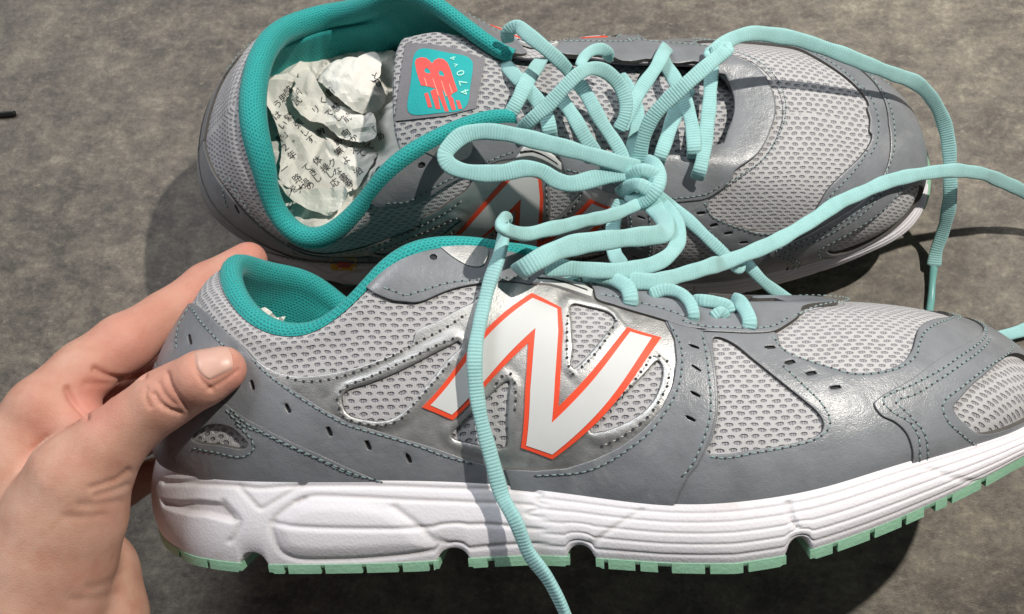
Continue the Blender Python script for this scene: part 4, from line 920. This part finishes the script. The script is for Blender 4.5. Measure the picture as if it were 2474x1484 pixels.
shA = crumple([(185, 380), (330, 250), (470, 240), (560, 480), (640, 640), (800, 830), (900, 1000), (1000, 1230), (650, 1250), (400, 1230), (350, 1170), (345, 900), (330, 720), (260, 540)], lambda x, y: 6.45+.05*y-.05*(x-4), 1.1, .34, 11, M['paper'], 'paper_sheet', news, fine=.3)
shB = crumple([(470, 470), (520, 300), (640, 230), (760, 420), (900, 540), (1060, 560), (1200, 600), (1225, 820), (1100, 850), (900, 790), (740, 690), (620, 660), (520, 560)], lambda x, y: 6.85+.1*math.sin(y*3), .8, .36, 21, M['paper'], 'paper_sheet', news, fine=.34)
shC = crumple([(690, 700), (830, 790), (1000, 850), (1200, 870), (1180, 1000), (1050, 1190), (1000, 1230), (900, 1000), (800, 830)], lambda x, y: 6.3, .8, .3, 31, M['paper'], 'paper_sheet', news, fine=.32)
shD = crumple([(345, 1180), (480, 1260), (700, 1240), (1000, 1240), (930, 1330), (820, 1440), (640, 1420), (440, 1330)], lambda x, y: 6.35+.35*(y+3), .7, .26, 41, M['paper'], 'paper_sheet', news, fine=.32)
def ball(px, py, z, r_, seed, flat=.75):
    r = np.random.default_rng(seed); import bmesh
    bm = bmesh.new(); bmesh.ops.create_icosphere(bm, subdivisions=5, radius=1)
    ax = r.normal(size=(30, 3)); ax /= np.linalg.norm(ax, axis=1)[:, None]; dd = r.uniform(.70, .98, 30)
    c = onz(px, py, z); V = []
    for v in bm.verts:
        d = v3(v.co); k = ax@d; s = np.min(np.where(k > .05, dd/np.maximum(k, .05), 9)); s = min(s, 1.05)
        V.append(c+d*s*r_*np.array([1.05, .98, flat]))
    F = [tuple(v.index for v in f.verts) for f in bm.faces]; bm.free()
    return link('paper_ball', V, F, M['paper'], news, False)
def dome(px, py, r_, hgt, z0):
    c = onz(*P7(px, py), 7.0)
    return lambda x, y: z0+hgt*max(0., 1-((x-c[0])**2+(y-c[1])**2)/r_**2)**.6
bl = crumple([(640, 130), (760, 40), (900, 20), (1050, 60), (1180, 160), (1270, 330), (1250, 460), (1150, 540), (1010, 540), (880, 450), (760, 330), (650, 230)], dome(970, 290, 1.6, 1.0, 6.55), .62, .24, 61, M['paper'], 'paper_sheet', news, fine=.3, zref=7.0)
fold = crumple([(1040, 70), (1120, 30), (1210, 20), (1250, 90), (1250, 250), (1180, 300), (1100, 180)], lambda x, y: 7.2, .6, .2, 52, M['paper'], 'paper_sheet', news, fine=.3, zref=7.0)
bpy.context.view_layer.update()
nb = world_bvh([bed, shA, shB, shC, shD, bl, fold])
ang = math.radians(38); gd = np.array([math.cos(ang), -math.sin(ang)]); gu = np.array([-math.sin(ang), -math.cos(ang)])
txt = [('緊', 430, 600), ('張', 515, 655), ('し', 570, 735), ('す', 622, 800), ('。', 475, 785), ('は', 320, 585), ('い', 375, 670), ('」', 410, 735), ('２', 395, 870), ('年', 455, 940), ('体', 685, 990), ('操', 755, 1055), ('ク', 820, 1010), ('な', 865, 1085), ('し', 800, 1110), ('路', 500, 1150), ('過', 580, 1190), ('て', 585, 1055), ('き', 645, 1095), ('し', 685, 1150), ('治', 1050, 1085), ('向', 940, 740), ('か', 1010, 790), ('っ', 1085, 830), ('て', 1155, 865), ('前', 950, 605), ('感', 850, 515), ('動', 715, 730), ('無', 875, 905), ('よ', 940, 985), ('お', 870, 815), ('え', 1010, 890), ('て', 1080, 930), ('感', 420, 360), ('思', 380, 425), ('う', 330, 480), ('リ', 670, 530), ('く', 735, 450), ('書', 920, 1140), ('券', 970, 1195), ('応', 840, 1190), ('首', 800, 370), ('で', 790, 560), ('し', 870, 600), ('あ', 1250, 770), ('「', 1190, 730), ('と', 1210, 230), ('ひ', 1230, 290), ('国', 500, 380), ('民', 505, 450), ('平', 350, 790), ('一', 390, 1065), ('を', 470, 1245), ('木', 540, 1240), ('の', 620, 1215)]
it = [(c, *P7(x, y), (22 if c not in '。っ' else 19), gd, gu) for c, x, y in txt]
print_text('newsprint_text', it, nb, .012, M['ink'], news, .006)
# a second piece pokes out of the front shoe
news2 = bpy.data.objects.new('newspaper', None); COL.objects.link(news2); news2.empty_display_size = .02
tag(news2, 'scrap of pale newspaper peeping from the collar of the shoe lying on its side', 'newspaper', 'newspaper stuffed in the shoes')
def scrap(px, seed, dep):
    r = np.random.default_rng(seed); O = np.array(px, float)/40.; O = densify(O, .15)
    P, Ft, isb = cdt([O], .3); V = [ondepth(p[0]*40, p[1]*40, dep+r.normal(0, .10)+.12*math.sin(p[0]*3+seed)) for p in P]
    return link('paper_sheet', V, [tuple(f) for f in Ft], M['paper'], news2, False)
scrap([(600, 768), (612, 752), (640, 742), (655, 752), (668, 768), (690, 764), (682, 782), (700, 800), (680, 850), (620, 850)], 3, 30.2)
scrap([(620, 790), (660, 775), (720, 800), (700, 850), (630, 850)], 5, 29.9)

# ------------------------------------------------------------------ sticker on the sole and the thing at the left edge
M['stk'] = plain('yellow_sticker', (.75, .42, .03), .5); M['stk2'] = plain('red_sticker_print', (.6, .03, .02), .5)
sb_b = world_bvh([o for o in shoe_b.children if o.name.split('.')[0] in ('midsole', 'side_overlay')])
ident = lambda x, y: (x, y)
stk = decal('sticker', [(797, 622), (860, 624), (862, 654), (800, 652)], sb_b, .01, .02, M['stk'], shoe_b, ident)
decal('sticker_print', [(812, 632), (850, 633), (851, 646), (813, 645)], sb_b, .035, .005, M['stk2'], stk, ident)
p0, p1 = onz(36, 274, .14), onz(-120, 290, .14)
rod = sweep('black_rod', [p0, (p0*2+p1)/3, (p0+p1*2)/3, p1], .30, .28, M['black'], None, rib=0, flat=3.5, taper=False)
tag(rod, 'end of a small black rod on the floor at the left edge', 'rod')
# ------------------------------------------------------------------ the hand
def skin_mat():
    m, nt, b = mat('skin'); co = objco(nt); a = nt.nodes.new('ShaderNodeAttribute'); a.attribute_name = 'red'
    n = noise(nt, 110, 5, .6, co); n2 = noise(nt, 900, 3, .6, co)
    c = ramp(nt, n, [(.3, (.53, .275, .195)), (.5, (.61, .355, .262)), (.72, (.67, .42, .32))])
    n3 = noise(nt, 38, 5, .6, co); c = mix(nt, mth(nt, 'MULTIPLY', ramp(nt, n3, [(.42, (0, 0, 0)), (.68, (1, 1, 1))]), .4), c, (.66, .30, .24))
    nf = noise(nt, 420, 3, .6, co); c = mix(nt, mth(nt, 'MULTIPLY', ramp(nt, nf, [(.52, (0, 0, 0)), (.75, (1, 1, 1))]), .12), c, (.52, .26, .18))
    c = mix(nt, mth(nt, 'MULTIPLY', a.outputs['Fac'], .8), c, (.63, .225, .175))
    nt.links.new(c, b.inputs['Base Color']); b.inputs['Roughness'].default_value = .56; b.inputs['Specular IOR Level'].default_value = .3
    b.inputs['Subsurface Weight'].default_value = .13; b.inputs['Subsurface Radius'].default_value = (.0035, .0013, .0007); b.inputs['Subsurface Scale'].default_value = 1.0
    v = nt.nodes.new('ShaderNodeTexVoronoi'); v.feature = 'DISTANCE_TO_EDGE'; v.inputs['Scale'].default_value = 1250; nt.links.new(co, v.inputs['Vector'])
    h = mth(nt, 'ADD', mth(nt, 'MULTIPLY', mth(nt, 'MINIMUM', v.outputs['Distance'], .25), .9), mth(nt, 'MULTIPLY_ADD', n2, .3, mth(nt, 'MULTIPLY', n, .5)))
    h = mth(nt, 'ADD', h, mth(nt, 'MULTIPLY', nf, .6)); bump(nt, b, h, .26, .0005)
    return m
M['skin'] = skin_mat()
M['nail'] = plain('fingernail', (.665, .405, .33), .40, var=.05)
def hp(px, py, dep, r): return (*ondepth(px, py, dep), r)
sf = cast(abvh, 545, 900); dT = (sf-cC)@cF
sf2 = cast(abvh, 470, 950); d2 = (sf2-cC)@cF
CH = {
 'thumb': [hp(538, 893, dT-.62, .74), hp(488, 915, dT-.68, .84), hp(440, 940, d2-.72, .86), hp(392, 968, d2-.72, .93), hp(330, 1015, d2-.6, .93), hp(262, 1075, d2-.55, 1.12), hp(195, 1150, d2-.4, 1.5)],
 'thenar': [hp(195, 1150, d2-.4, 1.5), hp(160, 1240, d2-.1, 1.85), hp(120, 1340, d2+.1, 2.05), hp(80, 1450, d2+.3, 2.3), hp(40, 1600, d2+.6, 2.5)],
 'index': [hp(118, 975, 30.2, 1.12), hp(205, 895, 31.0, 1.02), hp(300, 830, 31.8, 1.03), hp(400, 765, 33.2, .90), hp(500, 690, 34.2, .84), hp(600, 630, 34.6, .74)],
 'second': [hp(90, 1010, 30.2, 1.2), hp(30, 1120, 30.2, 1.7), hp(-30, 1260, 30.2, 2.1), hp(-60, 1420, 30, 2.4), hp(-40, 1600, 29.6, 2.7)],
 'web': [hp(130, 1010, 30.6, 1.0), hp(190, 1040, 30.2, 1.0), hp(230, 1080, 29.4, 1.0)],
 'middle': [hp(130, 1060, 31.8, 1.1), hp(230, 985, 32.8, .98), hp(340, 925, 34.0, .95), hp(460, 850, 35.4, .85), hp(560, 790, 36.0, .74)],
 'ring': [hp(110, 1180, 32.4, 1.1), hp(220, 1110, 33.6, .95), hp(330, 1050, 35.0, .9), hp(450, 990, 36.2, .8), hp(540, 950, 36.6, .7)],
 'palm': [hp(120, 1120, 31.2, 1.4), hp(110, 1250, 31.0, 1.7), hp(90, 1400, 30.6, 2.0)],
 'heel': [hp(120, 1280, 31.0, 1.6), hp(205, 1400, 31.0, 1.75), hp(230, 1500, 30.8, 1.7), hp(180, 1620, 30.6, 2.0)],
 'little': [hp(130, 1290, 32.4, 1.0), hp(205, 1230, 33.6, .85), hp(290, 1180, 34.8, .78), hp(380, 1140, 35.8, .62)],
}
def sdf_chain(X, ch):
    d = np.full(X.shape[:-1], 1e3)
    for a, b in zip(ch[:-1], ch[1:]):
        pa_, pb, ra, rb = v3(a[:3]), v3(b[:3]), a[3], b[3]; ab = pb-pa_
        u = np.clip(((X-pa_)@ab)/(ab@ab), 0, 1)
        e = np.linalg.norm(X-(pa_+u[..., None]*ab), axis=-1)-(ra+(rb-ra)*u)
        d = -np.log(np.exp(-np.clip(d, -3, 6)*9)+np.exp(-np.clip(e, -3, 6)*9))/9 if d.min() < 900 else e
    return d
def smin(a, b, k):
    h = np.clip(.5+.5*(b-a)/k, 0, 1); return b*(1-h)+a*h-k*h*(1-h)
def surface_nets(D, org, hstep):
    s = D < 0; nx, ny, nz = D.shape
    # cells with sign change
    c8 = [s[i:nx-1+i, j:ny-1+j, k:nz-1+k] for i in (0, 1) for j in (0, 1) for k in (0, 1)]
    cnt = sum(c.astype(np.int8) for c in c8); act = (cnt > 0) & (cnt < 8)
    idx = -np.ones(act.shape, np.int64); cells = np.argwhere(act); idx[act] = np.arange(len(cells))
    acc = np.zeros((len(cells), 3)); num = np.zeros(len(cells))
    corners = [(i, j, k) for i in (0, 1) for j in (0, 1) for k in (0, 1)]
    for a in corners:
        for ax in range(3):
            if a[ax]: continue
            b = list(a); b[ax] = 1
            da = D[cells[:, 0]+a[0], cells[:, 1]+a[1], cells[:, 2]+a[2]]; db = D[cells[:, 0]+b[0], cells[:, 1]+b[1], cells[:, 2]+b[2]]
            k = (da < 0) != (db < 0); u = np.where(k, da/np.where(k, da-db, 1), 0)
            p = np.repeat(np.array(a, float)[None], len(cells), 0); p[:, ax] += u
            acc += np.where(k[:, None], p, 0); num += k
    V = org+(cells+acc/num[:, None])*hstep
    F = []
    for ax in range(3):
        o1, o2 = [(1, 2), (2, 0), (0, 1)][ax]
        sh = [slice(None)]*3; a_ = [slice(1, -1)]*3; a_[ax] = slice(0, -1); b_ = [slice(1, -1)]*3; b_[ax] = slice(1, None)
        sa, sb_ = s[tuple(a_)], s[tuple(b_)]; e = np.argwhere(sa != sb_); fl_ = sa[tuple(e.T)]
        base = e.copy(); base[:, o1] += 1; base[:, o2] += 1
        q = []
        for d1, d2_ in ((-1, -1), (0, -1), (0, 0), (-1, 0)):
            c = base.copy(); c[:, o1] += d1; c[:, o2] += d2_; q.append(idx[c[:, 0], c[:, 1], c[:, 2]])
        q = np.stack(q, 1); q[~fl_] = q[~fl_][:, ::-1]; F.append(q)
    F = np.concatenate(F); F = F[(F >= 0).all(1)]
    return V, F
def build_hand():
    allp = np.concatenate([np.array(c) for c in CH.values()]); rr = allp[:, 3:4]
    lo = (allp[:, :3]-rr).min(0)-.4; hi = (allp[:, :3]+rr).max(0)+.4
    hs = .13
    g = [np.arange(a, b, hs) for a, b in zip(lo, hi)]; X = np.stack(np.meshgrid(*g, indexing='ij'), -1)
    d = sdf_chain(X, CH['thumb']); d = smin(d, sdf_chain(X, CH['thenar']), .5)
    b = sdf_chain(X, CH['second']); b = smin(b, sdf_chain(X, CH['palm']), .8); b = smin(b, sdf_chain(X, CH['heel']), .6)
    b = smin(b, sdf_chain(X, CH['index']), .45); b = smin(b, sdf_chain(X, CH['web']), .5)
    for k in ('middle', 'ring', 'little'): b = smin(b, sdf_chain(X, CH[k]), .22)
    d = smin(d, b, .42)
    V, F = surface_nets(d, lo, hs)
    # smooth a little
    e = np.concatenate([F[:, [0, 1]], F[:, [1, 2]], F[:, [2, 3]], F[:, [3, 0]]]); e = np.concatenate([e, e[:, ::-1]])
    deg = np.bincount(e[:, 0], minlength=len(V))[:, None]
    for it_ in range(10):
        S_ = np.stack([np.bincount(e[:, 0], V[e[:, 1], k], minlength=len(V)) for k in range(3)], 1)/deg
        V = V+(S_-V)*(.6 if it_ % 2 == 0 else -.45)
    # refine once (quads -> 4) for creases
    return V, F
def project(V):
    q = V-cC; z = q@cF
    return np.stack([CAM['W']/2+CAM['fp']*(q@cR)/z, CAM['H']/2-CAM['fp']*(q@cU)/z], 1), z
def subdivide(V, F):
    ek = np.sort(np.concatenate([F[:, [0, 1]], F[:, [1, 2]], F[:, [2, 3]], F[:, [3, 0]]]), 1); u, inv_ = np.unique(ek, axis=0, return_inverse=True); inv_ = inv_.ravel()
    n = len(F); em = (V[u[:, 0]]+V[u[:, 1]])/2; fc = V[F].mean(1)
    # Catmull-Clark
    fsum = np.zeros_like(V); fcnt = np.zeros(len(V)); 
    for k in range(4): np.add.at(fsum, F[:, k], fc); np.add.at(fcnt, F[:, k], 1)
    ef = np.zeros_like(em); ec = np.zeros(len(u)); 
    for k in range(4): np.add.at(ef, inv_[k*n:(k+1)*n], fc); np.add.at(ec, inv_[k*n:(k+1)*n], 1)
    esum = np.zeros_like(V); ecnt = np.zeros(len(V))
    for k in range(2): np.add.at(esum, u[:, k], em); np.add.at(ecnt, u[:, k], 1)
    nE = np.where((ec == 2)[:, None], (em*2+ef)/4, em); nn = fcnt[:, None]
    nV = np.where((fcnt == ecnt)[:, None], (fsum/nn+2*esum/ecnt[:, None]+(nn-3)*V)/nn, V)
    VV = np.concatenate([nV, nE, fc]); oE = len(V); oF = oE+len(u); i = np.arange(n)
    E_ = [oE+inv_[k*n:(k+1)*n] for k in range(4)]
    FF = np.concatenate([np.stack([F[:, k], E_[k], oF+i, E_[(k-1) % 4]], 1) for k in range(4)])
    return VV, FF
V, F = build_hand(); V, F = subdivide(V, F)
px, dz = project(V); tri = V[F]
nf = np.cross(tri[:, 2]-tri[:, 0], tri[:, 3]-tri[:, 1]); vn = np.zeros_like(V)
for k in range(4): np.add.at(vn, F[:, k], nf)
vn /= np.linalg.norm(vn, axis=1)[:, None]+1e-9
if ((cC-V)*vn).sum(1)[np.argmin(dz)] < 0: vn = -vn; F = F[:, ::-1]
front = (((cC-V)*vn).sum(1) > 0) & (dz < 33.5)
C1 = lambda pts: np.array([(.62975*x, 549.6+.62975*y) for x, y in pts])
creases = [([(562, 618), (556, 645), (575, 690)], 5, .05), ([(592, 640), (612, 672), (650, 700), (690, 712)], 6, .09), ([(640, 560), (655, 605), (690, 660), (715, 690)], 6, .08), ([(610, 600), (630, 640), (670, 680)], 5, .05), ([(490, 935), (455, 965), (400, 985), (350, 1000)], 9, .06), ([(490, 990), (440, 1010), (370, 1030)], 9, .05), ([(460, 1050), (390, 1062), (300, 1065)], 10, .03), ([(400, 1105), (330, 1112), (250, 1110)], 10, .03), ([(465, 1330), (420, 1365), (340, 1385)], 12, .035), ([(450, 1405), (370, 1425), (280, 1430)], 12, .03), ([(365, 545), (420, 572), (490, 582), (550, 565)], 8, .14), ([(258, 622), (275, 660), (300, 690), (328, 722)], 8, .14), ([(330, 600), (400, 600), (470, 598)], 8, .05), ([(130, 850), (200, 790), (270, 755), (330, 735)], 8, .06), ([(745, 490), (752, 545), (775, 590), (815, 625)], 5, .06), ([(730, 760), (780, 745), (830, 700)], 7, .03), ([(722, 480), (780, 440), (850, 402)], 5, .05), ([(800, 622), (860, 590), (915, 548)], 5, .06)]
dis = np.zeros(len(V))
for L, w, dep in creases: dis -= dep*np.exp(-(segdist(px, catmull(C1(L), 6))/w)**2)*front
V = V+vn*dis[:, None]
# colour of the skin itself: redder finger ends, knuckles and web
red = np.zeros(len(V))
for (x, y), r_, s_ in (((575, 905), 75, .7), ((610, 620), 90, .9), ((330, 830), 140, .6), ((230, 960), 100, .8), ((110, 960), 110, .4), ((400, 970), 50, .25), ((270, 1230), 90, .15), ((470, 700), 120, .5)):
    red = np.maximum(red, s_*np.exp(-(((px-np.array([x, y]))**2).sum(1))/r_**2))
hand = link('person', V, F, M['skin'], None, True, attr={'red': red})
tag(hand, 'bare left hand gripping the heel of the front shoe, thumb on its side', 'hand')
hb = BVHTree.FromPolygons([tuple(v) for v in V], [tuple(int(i) for i in f) for f in F])
# thumb nail: a curved plate set into the end of the thumb
def nail():
    c0 = np.array([752., 548.]); ax = np.array([.86, -.50]); sd_ = np.array([.50, .86])
    nu, nv = 22, 22; Vt = []; UVn = []
    Lx, Wd = 150., 72.
    for i in range(nu):
        a = i/(nu-1)
        for j in range(nv):
            b = j/(nv-1)*2-1
            end = 1-.22*b*b; st = .17*b*b
            p = c0+ax*Lx*(st+(end-st)*a)+sd_*Wd*b*(.88+.14*a)
            q = (.62975*p[0], 549.6+.62975*p[1]); h = cast(hb, q[0], q[1], 0)
            if h is None: h = Vt[-1]
            edge = min(1-abs(b), a*1.6, 1e9); rise = .085*min(1, edge*7)-.045+.04*a*max(0, 1-b*b)
            d_ = cC-h; d_ /= np.linalg.norm(d_); Vt.append(h+d_*rise)
    link('thumbnail', Vt, gridfaces(nu, nv), M['nail'], hand)
nail()
